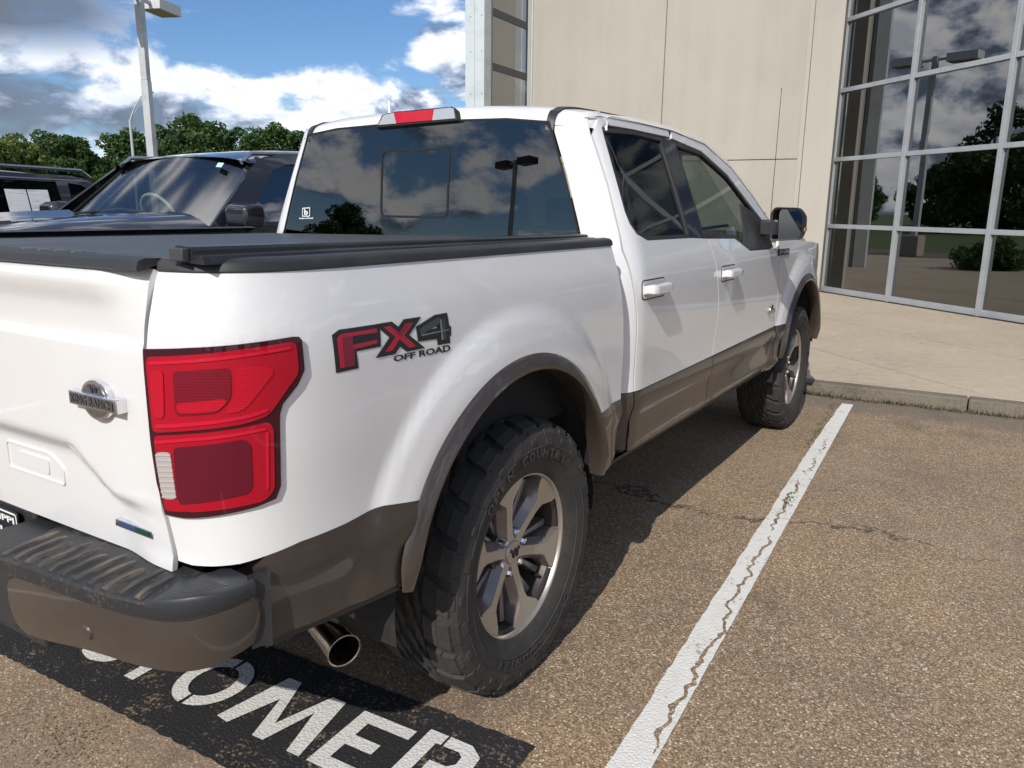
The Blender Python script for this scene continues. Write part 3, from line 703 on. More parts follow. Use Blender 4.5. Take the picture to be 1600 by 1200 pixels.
tlp('light_guide', [(412, 672), (417, 672), (418, 760), (413, 764)], M_GUIDE, .0128, .002)
tlp('reflex_cell', [(282, 628), (350, 621), (358, 624), (344, 640), (284, 644)], M_REDL2, .0138, .002)
rv = tlp('reverse_lens', [(250, 704), (273, 704), (283, 777), (262, 776)], M_CLEAR, .013)
mr = mat('reverse_rib', (.62, .58, .56), .3, .3, .6)
for k in range(9):
    t = (k+.5)/9; y = 704+72.5*t; tlp('reverse_rib', [(251+11*t, y+1.2), (274+10*t, y+1.4), (274+10*t, y-.6), (251+11*t, y-.6)], mr, .0145, .002)

# ---- side decals
def decal(name, px, m, parent, off, seed, holes=()):
    z7 = lambda L: [(500+a/7.273, 470+b/7.273) for a, b in L]
    return panel(name, SIDE, invl(SIDE, z7(px), *seed), m, parent, holes=[invl(SIDE, z7(h), *seed) for h in holes], step=.03, off=off, flange=0)
md = mat('decal_black', (.012, .013, .016), .35); mr1 = mat('decal_red', (.42, .012, .045), .35); mr2 = mat('decal_dark_red', (.20, .012, .035), .35); mgy = mat('decal_grey', (.05, .058, .065), .35); mgl = mat('decal_edge_grey', (.16, .19, .19), .4)
sd = (-.75, 1.22)
d0 = decal('decal_letter_f', [(130, 390), (212, 328), (655, 262), (680, 330), (688, 520), (412, 575), (435, 765), (180, 822)], md, bed, .0012, sd)
decal('letter_fill', [(182, 425), (232, 378), (638, 312), (642, 358), (366, 400), (368, 500), (640, 442), (645, 480), (385, 548), (390, 735), (222, 765)], mr1, d0, .0020, sd)
decal('letter_fill', [(245, 415), (360, 400), (365, 510), (380, 548), (388, 733), (275, 755)], mr2, d0, .0026, sd)
d1 = decal('decal_letter_x', [(650, 262), (810, 235), (885, 295), (945, 210), (1145, 180), (1010, 390), (1190, 535), (985, 578), (905, 520), (850, 605), (625, 652), (785, 415), (684, 330)], md, bed, .0016, sd)
decal('letter_fill', [(712, 300), (790, 285), (895, 365), (960, 262), (1050, 245), (950, 395), (1085, 515), (1010, 535), (895, 440), (815, 565), (730, 582), (845, 410)], mr1, d1, .0024, sd)
decal('letter_fill', [(800, 300), (895, 372), (985, 268), (1015, 258), (900, 405)], mr2, d1, .0030, sd)
d2 = decal('decal_digit_four', [(1085, 295), (1300, 160), (1440, 135), (1465, 280), (1485, 290), (1487, 395), (1470, 400), (1477, 480), (1335, 505), (1325, 435), (1110, 465)], md, bed, .0012, sd, holes=[[(1250, 322), (1320, 290), (1322, 310)]])
decal('letter_fill', [(1122, 318), (1310, 200), (1360, 190), (1365, 250), (1135, 395)], mgy, d2, .0020, sd, ); decal('letter_fill', [(1350, 215), (1372, 210), (1395, 440), (1370, 448)], mgl, d2, .0028, sd)
decal('letter_fill', [(1140, 382), (1450, 322), (1452, 335), (1142, 400)], mgl, d2, .0034, sd); decal('letter_fill', [(1385, 200), (1405, 195), (1430, 430), (1400, 440)], mgy, d2, .0022, sd)
text_on('decal_lettering', SIDE, 'OFF ROAD', [(614.5, 565.5), (703.5, 548.5), (703, 538), (614.5, 556)], md, bed, sd, .0012)

# ---- rear bumper
_b = [(x, -1.222+.010*(x/.55)**2) for x in np.linspace(0, .55, 12)]+bez((.58, -1.211), (.86, -1.195), (.965, -1.16), (.966, -1.030))
B_s, B_p, B_n = plan(_b, 0, 0.0); SEND = B_s[-1]
def xy_b(s, o=0):
    px = np.interp(s, B_s, B_p[:, 0]); py = np.interp(s, B_s, B_p[:, 1]); nx = np.interp(s, B_s, B_n[:, 0]); ny = np.interp(s, B_s, B_n[:, 1]); return px+nx*o, py+ny*o
zt_ = table([(0, .696), (.35, .700), (.5, .709), (.7, .714), (.85, .7155), (.9, .718), (.95, .727), (1.0, .734), (SEND, .738)], 0, 1.4); zl_ = table([(0, .548), (.35, .559), (.5, .574), (.6, .591), (.7, .600), (.85, .603), (.9, .606), (.95, .613), (1.0, .624), (SEND, .634)], 0, 1.4)
zp_ = table([(0, .740), (.35, .743), (.5, .749), (.7, .753), (.82, .754), (.9, .757), (1.0, .762), (SEND, .765)], 0, 1.4); zcp_ = table([(.80, .757), (.85, .762), (.9, .769), (.95, .774), (1.0, .774), (SEND, .776)], .7, 1.4)
def BUMP(s, t):
    z = zl_(s)+(zt_(s)-zl_(s))*t; o = .007*math.sin(PI*t)-.006*(1-t); x, y = xy_b(s, o); return (x, y, z)
g = G(); NS, NTT = 44, 13
for i in range(NS+1):
    for j in range(NTT+1):
        t = j/NTT; e = min(t, 1-t); s0 = .372+.030*max(0, 1-e/.16)**2+.022*max(0, .5-t); k = i/NS; s1_ = SEND-.010*max(0, 1-e/.10)**2
        g.v.append(BUMP(s0+(s1_-s0)*k, t))
g.f += [(i*(NTT+1)+j, (i+1)*(NTT+1)+j, (i+1)*(NTT+1)+j+1, i*(NTT+1)+j+1) for i in range(NS) for j in range(NTT)]
ring_ = [i*(NTT+1) for i in range(NS+1)]+[NS*(NTT+1)+j for j in range(1, NTT+1)]+[i*(NTT+1)+NTT for i in range(NS-1, -1, -1)]+[j for j in range(NTT-1, 0, -1)]
k0 = len(g.v)
for q in ring_: x, y, z = g.v[q]; g.v.append((x*.985, y+.03, z))
g.f += [(ring_[i], ring_[(i+1) % len(ring_)], k0+(i+1) % len(ring_), k0+i) for i in range(len(ring_))]
bumper = g.build('rear_bumper', M_BROWN, truck, angle=45)
tag(bumper, 'brown painted rear bumper with black step pad')
lb = mirror_copy(bumper, truck); lb.name = 'rear_bumper'
mx_, my_, mz_ = BUMP(.66, .42)
g = G().lathe([(0, .0001), (0, .014), (-.004, .017), (-.012, .017)], 20, c=(0, 0, 0)); sn = g.build('parking_sensor', mat('sensor_brown', (.05, .038, .034), .4, 0, .5), bumper)
nrm = Vector((xy_b(.66, 1)[0]-xy_b(.66, 0)[0], xy_b(.66, 1)[1]-xy_b(.66, 0)[1], -.05)); sn.rotation_euler = nrm.to_track_quat('X', 'Z').to_euler(); sn.location = Vector((mx_, my_, mz_))+nrm*.004
def loft(name, S, prof, m, parent, angle=28):
    g = G(); n = len(prof(S[0]))
    for s in S: g.v += prof(s)
    g.f += [(n*i+k, n*i+k+1, n*i+n+1+k, n*i+n+k) for i in range(len(S)-1) for k in range(n-1)]+[tuple(range(n)), tuple(range(n*len(S)-n, n*len(S)))[::-1]]
    return g.build(name, m, parent, angle=angle)
M_PADC = grime('step_pad_clean', (.022, .023, .027), (.075, .065, .052), .5, 14, (.52, .78), fine=.5, bstr=.3, bscale=900)
def padprof(s):
    out = []; zt, zp = zt_(s), zp_(s)
    for (o, z) in ((-.006, zt-.002), (.003, zt+.002), (.0045, zp-.007), (.002, zp-.002), (-.005, zp)):
        x, y = xy_b(s, o); out.append((x, y, z))
    x, y = xy_b(s, -.005); yi = -1.062 if s < .93 else y+.001
    k = min(1, max(0, (s-.93)/.05)); out.append((x-.10*k, max(yi, y)*(1-k)+(-1.03)*k, zp+.012*(1-k)+.004)); return out
sp = loft('step_pad', list(np.linspace(.335, SEND, 60)), padprof, M_PADC, bumper)
def cpprof(s):
    out = []; e = sstep((s-.835)/.03); zc, zp = zcp_(s), zp_(s); zc = zp+.001+(zc-zp)*e
    for (o, z) in ((.0035, zt_(s)+.006), (.0060, zt_(s)+.010), (.0070, zc-.009), (.0035, zc-.003), (-.006, zc), (-.088, zc+.003), (-.092, zp)):
        x, y = xy_b(s, o); out.append((min(x, .99), min(y, -1.0), z))
    return out
cpad = loft('corner_step', list(np.linspace(.835, SEND-.002, 30)), cpprof, mat('corner_pad_plastic', (.026, .028, .033), .40), bumper, 40)
for k in range(9):      # fine tread lines on the corner step, following its edge
    o = -.018-.0075*k; S = np.linspace(.885+.004*k, 1.00-.006*k, 9)
    G().tube([(*xy_b(s, o), zcp_(s)+.0005+.003*(-o)/.088) for s in S], .0017, 4).build('tread_line', mat('tread_line_plastic', (.06, .062, .066), .45), bumper)
for k in range(11):      # ribs of the step pad, scuffed and muddy at their ends
    s0 = .362+.0445*k; x, y = xy_b(s0); z_ = zp_(s0)+.001; wd = .0105; y1 = -1.085-.012*(k % 3)
    g = G(); st = np.linspace(0, 1, 7)
    for t in st:
        yy = (y+.004)*(1-t)+y1*t; h = .0065*min(1, .35+t*5)*min(1, .2+(1-t)*4); zz = z_+.010*t; jx = .0016*math.sin(k*7+t*11)
        g.v += [(x-wd+jx, yy, zz-.002), (x-wd*.62+jx, yy, zz+h), (x+wd*.62+jx, yy, zz+h), (x+wd+jx, yy, zz-.002)]
    g.f += [(4*i+q, 4*i+q+1, 4*i+5+q, 4*i+4+q) for i in range(6) for q in range(3)]+[(0, 1, 2, 3), (27, 26, 25, 24)]
    g.build('step_rib', M_PAD, bumper, angle=20)
# black end cap between bumper and bed band
g = G()
for z in np.linspace(.60, .765, 8):
    x, y = xy_b(SEND, -.004); k = (z-.6)/.2
    g.v += [(x-.004, y-.01, z+.02), (x-.002, y+.012, z+.018), (x+.012, y+.030+.006*k, z+.015), (x-.05, y+.045, z+.01)]
g.f += [(4*i+k, 4*i+k+1, 4*i+5+k, 4*i+4+k) for i in range(7) for k in range(3)]
R_(g.build('bumper_end_cap', M_BLACKP, truck))
# centre section, recess and licence plate
g = G().box(-.40, .40, -1.17, -1.0, .50, .66).box(-.36, -.20, -1.205, -1.05, .555, .745).box(.20, .36, -1.205, -1.05, .555, .745).box(-.2, .2, -1.065, -1.0, .6, .76)
ctr = g.build('bumper_centre', M_BLACKP, truck, bevel=.008)
mp = mat('plate_black', (.014, .016, .022), .35, 0, .3); mw = mat('plate_white', (.8, .8, .8), .5)
FP = lambda a, b, h=0: Vector((a, -1.078-h-.10*b*.0, .675+b))
plate = G().prism(rounded([(-.152, -.076), (.152, -.076), (.152, .076), (-.152, .076)], .012), lambda a, b: FP(a, b, .004), lambda a, b: FP(a, b, 0)).build('licence_plate', mp, ctr, bevel=.001)
ringpl = G(); o_ = rounded([(-.148, -.072), (.148, -.072), (.148, .072), (-.148, .072)], .01); i2 = inset_poly(o_, .005); n_ = len(o_)
ringpl.add([FP(a, b, .0052) for a, b in o_]+[FP(a, b, .0052) for a, b in i2], [(i, (i+1) % n_, n_+(i+1) % n_, n_+i) for i in range(n_)]).build('plate_border', mw, ctr)
for s_, x0, x1, z0, z1 in (('JA1', .05, .135, -.045, .025), ('MISSISSIPPI', -.10, .135, .042, .060)):
    A_, f_ = text_fit(s_); mk('plate_lettering', [FP(x0+(x1-x0)*a, z0+(z1-z0)*b, .0055) for a, b in A_], f_, mw, ctr, smooth=False)
# exhaust
ex0 = Vector((.815, -.640, .366)); exd = Vector((.93, -.34, -.13)).normalized()
prof = [(-.34, .040), (-.02, .044), (.0, .047), (.004, .0475), (.003, .0435), (-.02, .041), (-.22, .038)]
g = G().lathe(prof, 36); ext = g.build('exhaust_tip', grime('exhaust_chrome', (.78, .73, .66), (.20, .14, .09), .14, 7, (.45, .75), metal=1.0), truck); ext.location = ex0; ext.rotation_euler = exd.to_track_quat('X', 'Z').to_euler()
G().lathe([(-.21, .0001), (-.21, .039)], 24).build('exhaust_bore', M_DARK, ext)
G().tube([ex0-exd*.3, ex0-exd*.45+Vector((0, .1, .02)), (.5, -.1, .55), (.45, .4, .52)], .035, 12).build('exhaust_pipe', M_IRON, truck)

# ---- rail caps and folding bed cover
def railcap():
    g = G(); S = list(np.linspace(s_seam_top+.006, -.72, 26))+list(np.linspace(-.68, .605, 24))
    for s in S:
        for (z, o) in ((1.380, .001), (1.384, .005), (1.398, .002), (1.406, -.008), (1.409, -.03), (1.404, -.085)):
            x, y, _ = SIDE(s, 1.383, o if o > -.05 else -.03); 
            if o < -.05: x = min(x, .895) if s > -.9 else x*.97; y = max(y, -1.03)
            g.v.append((x, y, z))
    n = len(S); g.f += [(6*i+k, 6*i+k+1, 6*i+7+k, 6*i+6+k) for i in range(n-1) for k in range(5)]+[tuple(range(6)), tuple(range(6*n-6, 6*n))[::-1]]
    return R_(g.build('bed_rail_cap', M_BLACKP, truck, angle=45))
railcap()
cover = empty('bed_cover_frame', (0, 0, 0)); cover.parent = truck
def cz_(x, y): return 1.394+.014*x-.006*(y+1.0)*.6+.004
for ya, yb in ((-1.045, -.49), (-.482, .072), (.080, .60)):
    g = G(); P8 = [(x, y, cz_(x, y)+dz) for dz in (-.016, 0) for x, y in ((-.87, ya), (.835, ya), (.835, yb), (-.87, yb))]
    g.add(P8, [(3, 2, 1, 0), (4, 5, 6, 7), (0, 1, 5, 4), (1, 2, 6, 5), (2, 3, 7, 6), (3, 0, 4, 7)]).build('cover_panel', M_COVER, cover, bevel=.004)
for sx_ in (1, -1):
    g = G(); prof = [(.815, 1.402), (.815, 1.426), (.828, 1.432), (.868, 1.430), (.872, 1.424), (.872, 1.416), (.900, 1.414), (.904, 1.404), (.904, 1.398)]; n = len(prof)
    for y in (-1.045, .605): g.v += [(sx_*x, y, 1.398+(z-1.398)*((1.0 if y < 0 else .62) if sx_ > 0 else -.2)+(0 if sx_ > 0 else -.014)) for x, z in prof]
    g.f += [(k, k+1, n+k+1, n+k) for k in range(n-1)]+[tuple(range(n)), tuple(range(n, 2*n))[::-1]]
    g.build('cover_rail', M_RAIL, cover, smooth=False)
G().box(.825, .865, -1.062, -1.046, 1.404, 1.428).build('rail_end_clamp', mat('clamp_grey', (.05, .052, .056), .5), cover, bevel=.002)
for k in range(7): G().box(.30+.033*k+.01*(k % 2), .312+.033*k, -1.066, -1.046, 1.404, 1.410).build('latch_stud', mat('latch_metal', (.5, .48, .45), .35, 1), cover)

# ---- wheels
def make_tyre():
    g = G(); n = 96
    half = [(.118, .262), (.128, .270), (.142, .300), (.152, .340), (.156, .372), (.152, .400), (.140, .416), (.110, .426), (.06, .430), (.0, .431)]
    prof = half+[(-x, r) for x, r in reversed(half[:-1])]; g.lathe(prof, n)
    def lug(x0, x1, r0x, r1x, a, wd, h, sk=0.0, rb=None):
        vs = []
        for (x, r, top) in ((x0, r0x, 0), (x1, r1x, 0), (x1, r1x, 1), (x0, r0x, 1)):
            for s_ in (-1, 1):
                ang = a+s_*wd*(.5 if not top else .43)+sk*(x-x0)/(x1-x0+1e-9); rr = r-.012 if not top else r+h
                xx = x*(1-.0*top); vs.append((xx, rr*math.cos(ang), rr*math.sin(ang)))
        g.add(vs, [(0, 1, 3, 2), (4, 5, 7, 6), (0, 2, 4, 6), (1, 7, 5, 3), (2, 3, 5, 4), (0, 6, 7, 1)])
    K = 25; P_ = 2*PI/K
    for k in range(K):
        a = 2*PI*k/K
        for sg in (1, -1):
            ph = a+(PI/K if sg < 0 else 0); lg = k % 2
            lug(sg*.062, sg*.104, .4295, .426, ph, P_*.84, .014, .05*sg); lug(sg*.106, sg*.140, .4255, .414, ph+.05*sg, P_*(.86 if lg else .78), .015, .02*sg)
            lug(sg*.1405, sg*(.1545 if lg else .150), .411, .392 if lg else .400, ph+.065*sg, P_*(.72 if lg else .52), .010)
            lug(sg*.1515, sg*.1575, .392, .374 if lg else .385, ph+.065*sg, P_*(.46 if lg else .30), .004)
            lug(sg*.004, sg*.030, .431, .431, ph+.10*sg, P_*.40, .013, .10*sg); lug(sg*.032, sg*.056, .431, .430, ph+.03*sg, P_*.62, .013, .14*sg)
    # shallow rings and raised letter blocks on the side wall
    for sg in (1, -1):
        for (x, r) in ((.1485, .322), (.1545, .357)): g.lathe([(sg*(x-.002), r-.003), (sg*(x+.002), r), (sg*(x-.001), r+.004)], n)
    return g.build('tyre', M_TYRE, None, angle=28)
def ringtext(s, rc, h, a0, da, x):
    vs, fs = [], []
    for i, ch in enumerate(s):
        if ch == ' ': continue
        A, f = text_fit(ch); k = len(vs)
        for a, b in A:
            ang = a0-(i+a*.8)*da; r = rc+(b-.5)*h; vs.append((x+.0035*(1-abs(b-.5)), r*math.cos(ang), r*math.sin(ang)))
        fs += [tuple(q+k for q in p_) for p_ in f]
    return vs, fs
def make_wheel():
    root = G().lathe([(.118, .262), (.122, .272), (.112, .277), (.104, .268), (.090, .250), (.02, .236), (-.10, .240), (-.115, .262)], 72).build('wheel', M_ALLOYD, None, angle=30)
    ty = make_tyre(); ty.parent = root
    vs, fs = ringtext('OPEN COUNTRY', .338, .030, 2.4, .125, .1535); vs2, fs2 = ringtext('OPEN COUNTRY', .338, .030, 2.4+PI, .125, .1535)
    k = len(vs); tag(mk('tyre_lettering', vs+vs2, fs+[tuple(q+k for q in f) for f in fs2], mat('tyre_letter_rubber', (.055, .052, .048), .7), root, smooth=False), kind='stuff')
    lip = G().lathe([(.1185, .2705), (.1235, .2705), (.1215, .262), (.116, .258), (.108, .2565)], 72).build('rim_lip', M_ALLOY, root)
    def sp(r, t): # spoke face height
        return .082+.030*min(1, max(0, (r-.06)/.20))**1.3
    for k in range(6):
        a = rad(44+60*k); ca, sa = math.cos(a), math.sin(a)
        half = [(.034, .022), (.062, .0165), (.12, .0160), (.170, .0175), (.190, .0220), (.226, .060), (.254, .0735)]
        rimarc = [(.2615*math.cos(q), .2615*math.sin(q)) for q in np.linspace(.283, -.283, 9)]
        pts = half+rimarc[0:]+[(r, -t) for r, t in reversed(half)]
        def P(r, t, o): return Vector((sp(math.hypot(r, t), 0)+o, r*ca-t*sa, r*sa+t*ca))
        cs = [(.04, 0), (.08, 0), (.12, 0), (.16, 0), (.20, .0), (.235, .03), (.235, -.03)]
        VV, FF = cdt(pts, step=.018)
        mk('spoke', [P(r, t, 0) for r, t in VV], [tuple(f) for f in FF], M_ALLOY, root, angle=25)
        n = len(pts); g = G(); half2 = lambda q, e: (q[0]-(.010*e if q[0] > .2 else 0), q[1]*(1+.12*e)+(.017*e if q[1] > 0 else -.017*e)*(0 if abs(q[1]) < .001 else 1)*(1 if q[0] < .2 else -.6))
        vs = [P(*q, -.0006) for q in pts]+[P(*half2(q, 1), -.028) for q in pts]+[P(*half2(q, 1.1), -.060) for q in pts]
        fs = [(i, (i+1) % n, n+(i+1) % n, n+i) for i in range(n)]+[(n+i, n+(i+1) % n, 2*n+(i+1) % n, 2*n+i) for i in range(n)]
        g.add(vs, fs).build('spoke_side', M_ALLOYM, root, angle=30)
        # twin recessed ribs in the pocket beside the spoke
        for sg in (1, -1):
            b = a+rad(30)-sg*rad(11); cb, sb = math.cos(b), math.sin(b)
            rib = [(.055, .008), (.15, .012), (.238, .020), (.240, -.006), (.15, -.006), (.055, -.006)]
            Q = lambda r, t, x: Vector((x, r*cb-sg*t*sb, r*sb+sg*t*cb))
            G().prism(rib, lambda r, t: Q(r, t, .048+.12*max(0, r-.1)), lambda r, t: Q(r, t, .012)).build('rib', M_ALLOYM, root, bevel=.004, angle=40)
        b = a+rad(30); G().lathe([(.050, .014), (.080, .0135), (.090, .009), (.091, .0001)], 6, c=(0, .0675*math.cos(b), .0675*math.sin(b))).build('lug_nut', M_CHROME, root, smooth=False)
    G().lathe([(.02, .095), (.060, .088), (.070, .070), (.072, .02)], 36).build('hub_plate', M_ALLOYD, root)
    cap = G().lathe([(.07, .041), (.084, .040), (.088, .037), (.0895, .030), (.0905, .0001)], 40).build('centre_cap', M_ALLOY, root)
    wl = [(a*1.45, (b-.0255)*2.0) for a, b in wv]
    G().tube([Vector((.0912, a, b)) for a, b in wl], .0028, 6).build('cap_brand_mark', mat('cap_ink', (.03, .028, .026), .4), root)
    G().lathe([(-.02, .0001), (-.02, .16), (-.035, .162), (-.035, .05)], 40).build('brake_disc', M_IRON, root)
    G().tube([(.06, .228*math.cos(rad(-42)), .228*math.sin(rad(-42))), (.088, .214*math.cos(rad(-42)), .214*math.sin(rad(-42)))], .006, 8).build('valve', M_DARK, root)
    return root
def copy_tree(o, parent=None):
    c = o.copy(); col.objects.link(c); c.parent = parent
    for ch in list(o.children): copy_tree(ch, c)
    return c
wh = make_wheel(); wh.parent = truck; wh.location = (.858, 0, .428)
for (x, y, rz, rx) in ((.858, 3.683, 0, 1.1), (-.858, 0, PI, .4), (-.858, 3.683, PI, .9)):
    c = copy_tree(wh, truck); c.location = (x, y, .428); c.rotation_euler = (rx, 0, rz)

# ---- door mirror
def mirror_():
    g = G(); cx, cy, cz = 1.112, 2.60, 1.432
    out = rounded([(-.088, -.092), (.078, -.078), (.092, -.03), (.090, .055), (.055, .096), (-.075, .098), (-.093, .07)], .022)
    n = len(out); k = 0
    lay = [(-.012, .985), (0, 1.0), (.05, 1.0), (.09, .93), (.125, .70), (.135, .40)]
    for (dy, sc_) in lay:
        for a, b in out: g.v.append((cx+a*sc_, cy+dy, cz+b*sc_))
    for i in range(len(lay)-1): g.f += [(i*n+k, i*n+(k+1) % n, (i+1)*n+(k+1) % n, (i+1)*n+k) for k in range(n)]
    g.f.append(tuple(range((len(lay)-1)*n, len(lay)*n)))
    sh = R_(g.build('door_mirror', M_BLACKP, truck))
    ii = inset_poly(out, .012); G_ = G(); G_.add([(cx+a*.985, cy-.012, cz+b*.985) for a, b in out]+[(cx+a, cy-.006, cz+b) for a, b in ii], [(i, (i+1) % n, n+(i+1) % n, n+i) for i in range(n)])
    R_(G_.build('mirror_rim', M_BLACKP, sh))
    R_(mk('mirror_glass', [(cx+a, cy+.014-a*.22, cz+b) for a, b in ii], [tuple(range(n))], mat('mirror_silver', (.75, .77, .78), .01, 1.0), sh, smooth=False))
    R_(G().box(.955, 1.04, 2.60, 2.68, 1.37, 1.46).build('mirror_arm', M_BLACKP, sh, bevel=.012))
    R_(G().box(1.201, 1.207, 2.605, 2.66, 1.40, 1.42).build('mirror_indicator', mat('amber_lens', (.5, .25, .06), .2), sh, bevel=.002))
mirror_()
# antenna and fender badge
G().tube([(.868, 3.18, 1.345), (.868, 3.18, 1.375), (.866, 3.20, 1.40)], [.012, .009, .004], 10).tube([(.866, 3.20, 1.39), (.861, 3.235, 2.24), (.861, 3.235, 2.25)], [.0022, .0016, .003], 8).build('antenna', M_SEAM, truck)
fbq = invl(SIDE, [(1215, 400), (1231, 397), (1232, 388), (1215, 389.5)], 3.0, 1.27)
fb = R_(panel('fender_badge', SIDE, fbq, mat('badge_dark', (.03, .032, .035), .3, .5), fender, step=.05, off=.008, flange=.008))
o_ = text_on('badge_digits', SIDE, 'F-150', [(1216, 396.3), (1230.5, 394), (1231, 389.2), (1216, 391)], M_CHROME, fender, (3.0, 1.27), .010)
bx, by, bz = CAB(2.865, .915)
b2 = R_(G().lathe([(bx-.003, .040), (bx+.006, .040), (bx+.008, .034), (bx+.008, .0001)], 28, c=(0, by, bz)).build('door_badge', M_CHROME, door_f))
R_(G().box(bx+.0, bx+.012, by-.056, by+.056, bz-.012, bz+.010).build('badge_bar', M_BADGE, door_f, bevel=.001))

# ---- interior
G().box(-.76, .76, .80, 2.9, .60, .64).box(-.80, -.77, .9, 2.9, .62, 1.28).box(.77, .80, .9, 2.9, .62, 1.28).box(-.78, .78, .735, .75, .62, 1.36).build('cab_lining', M_INT, truck)
g = G(); ys = np.linspace(.76, 2.14, 10)
for y in ys: g.v += [(x, y, min(ROOF(x*.92, y)[2], 2)-.055) for x in np.linspace(-.66, .66, 9)]
g.f += [(9*i+k, 9*i+k+1, 9*i+10+k, 9*i+9+k) for i in range(9) for k in range(8)]; g.build('headliner', M_INT, truck)
def seat(x, y, wd, parent):
    s_ = G().box(x-wd, x+wd, y, y+.5, .85, 1.02).build('seat', M_SEAT, parent, bevel=.04, seg=3)
    G().add(*(lambda: ([(x+a*wd, y-.02-.22*(b)+c, 1.0+.40*b) for b in (0, .5, 1) for a, c in ((-1, .03), (-.85, .12), (.85, .12), (1, .03), (.85, -.06), (-.85, -.06))], [(6*i+k, 6*i+(k+1) % 6, 6*i+6+(k+1) % 6, 6*i+6+k) for i in range(2) for k in range(6)]+[(12, 13, 14, 15, 16, 17)]))()).build('backrest', M_SEAT, s_, bevel=.03)
    G().box(x-.13, x+.13, y-.26, y-.16, 1.43, 1.56).build('headrest', M_SEAT, s_, bevel=.035, seg=3)
seat(.38, 1.62, .26, truck); seat(-.38, 1.62, .26, truck); seat(0.38, .98, .33, truck); seat(-.38, .98, .33, truck)
g = G(); prof = [(2.36, 1.02), (2.34, 1.18), (2.42, 1.29), (2.60, 1.325), (2.95, 1.335), (2.95, .8)]; n = 6
for x in (-.78, .78): g.v += [(x, y, z) for y, z in prof]
g.f += [(k, (k+1) % n, n+(k+1) % n, n+k) for k in range(n)]+[tuple(range(n)), tuple(range(n, 2*n))]
dash = g.build('dashboard', M_INT, truck, bevel=.02)
for x in (.60, -.60):
    o_ = [(-.10, -.05), (.10, -.05), (.11, .05), (-.04, .055), (-.11, .0)]; q = inset_poly(o_, .014); n = 5
    G().add([(x+a, 2.33, 1.255+b) for a, b in o_]+[(x+a, 2.325, 1.255+b) for a, b in q], [(i, (i+1) % n, n+(i+1) % n, n+i) for i in range(n)]).build('air_vent_frame', M_TRIMS, dash)
    for k in range(3): G().box(x-.085, x+.085, 2.335, 2.34, 1.225+.025*k, 1.232+.025*k).build('vent_slat', M_TRIMS, dash)
ring = [Vector((-.38+.19*math.cos(a), 2.12+.06*math.sin(a), 1.24+.18*math.sin(a))) for a in np.linspace(0, 2*PI, 30)]
G().tube(ring, .015, 8).tube([(-.56, 2.13, 1.24), (-.2, 2.13, 1.24)], .02, 8).tube([(-.38, 2.13, 1.24), (-.38, 2.4, 1.15)], .03, 8).build('steering_wheel', M_INT, truck)
G().box(-.12, .12, 2.28, 2.31, 1.70, 1.765).tube([(0, 2.31, 1.74), (0, 2.40, 1.79)], .012, 8).build('rear_view_mirror', M_INT, truck, bevel=.015)
G().box(.22, .62, 2.20, 2.215, 1.72, 1.84).box(-.62, -.22, 2.20, 2.215, 1.72, 1.84).build('sun_visor', M_INT, truck, bevel=.01)
G().tube([(.1, 2.98, 1.37), (.45, 2.90, 1.385), (.70, 2.86, 1.42)], .009, 6).tube([(-.6, 2.98, 1.37), (-.2, 2.90, 1.395), (.1, 2.86, 1.42)], .009, 6).build('windscreen_wiper', M_DARK, truck)

# ---- mirror every right-hand part to the far side
mapm = {}
for o in RIGHT:
    par = o.parent; c = mirror_copy(o, mapm.get(par, par)); mapm[o] = c

# ================================================================== SETTING
def Bm(b_, pts): return [b_(*q) for q in pts]
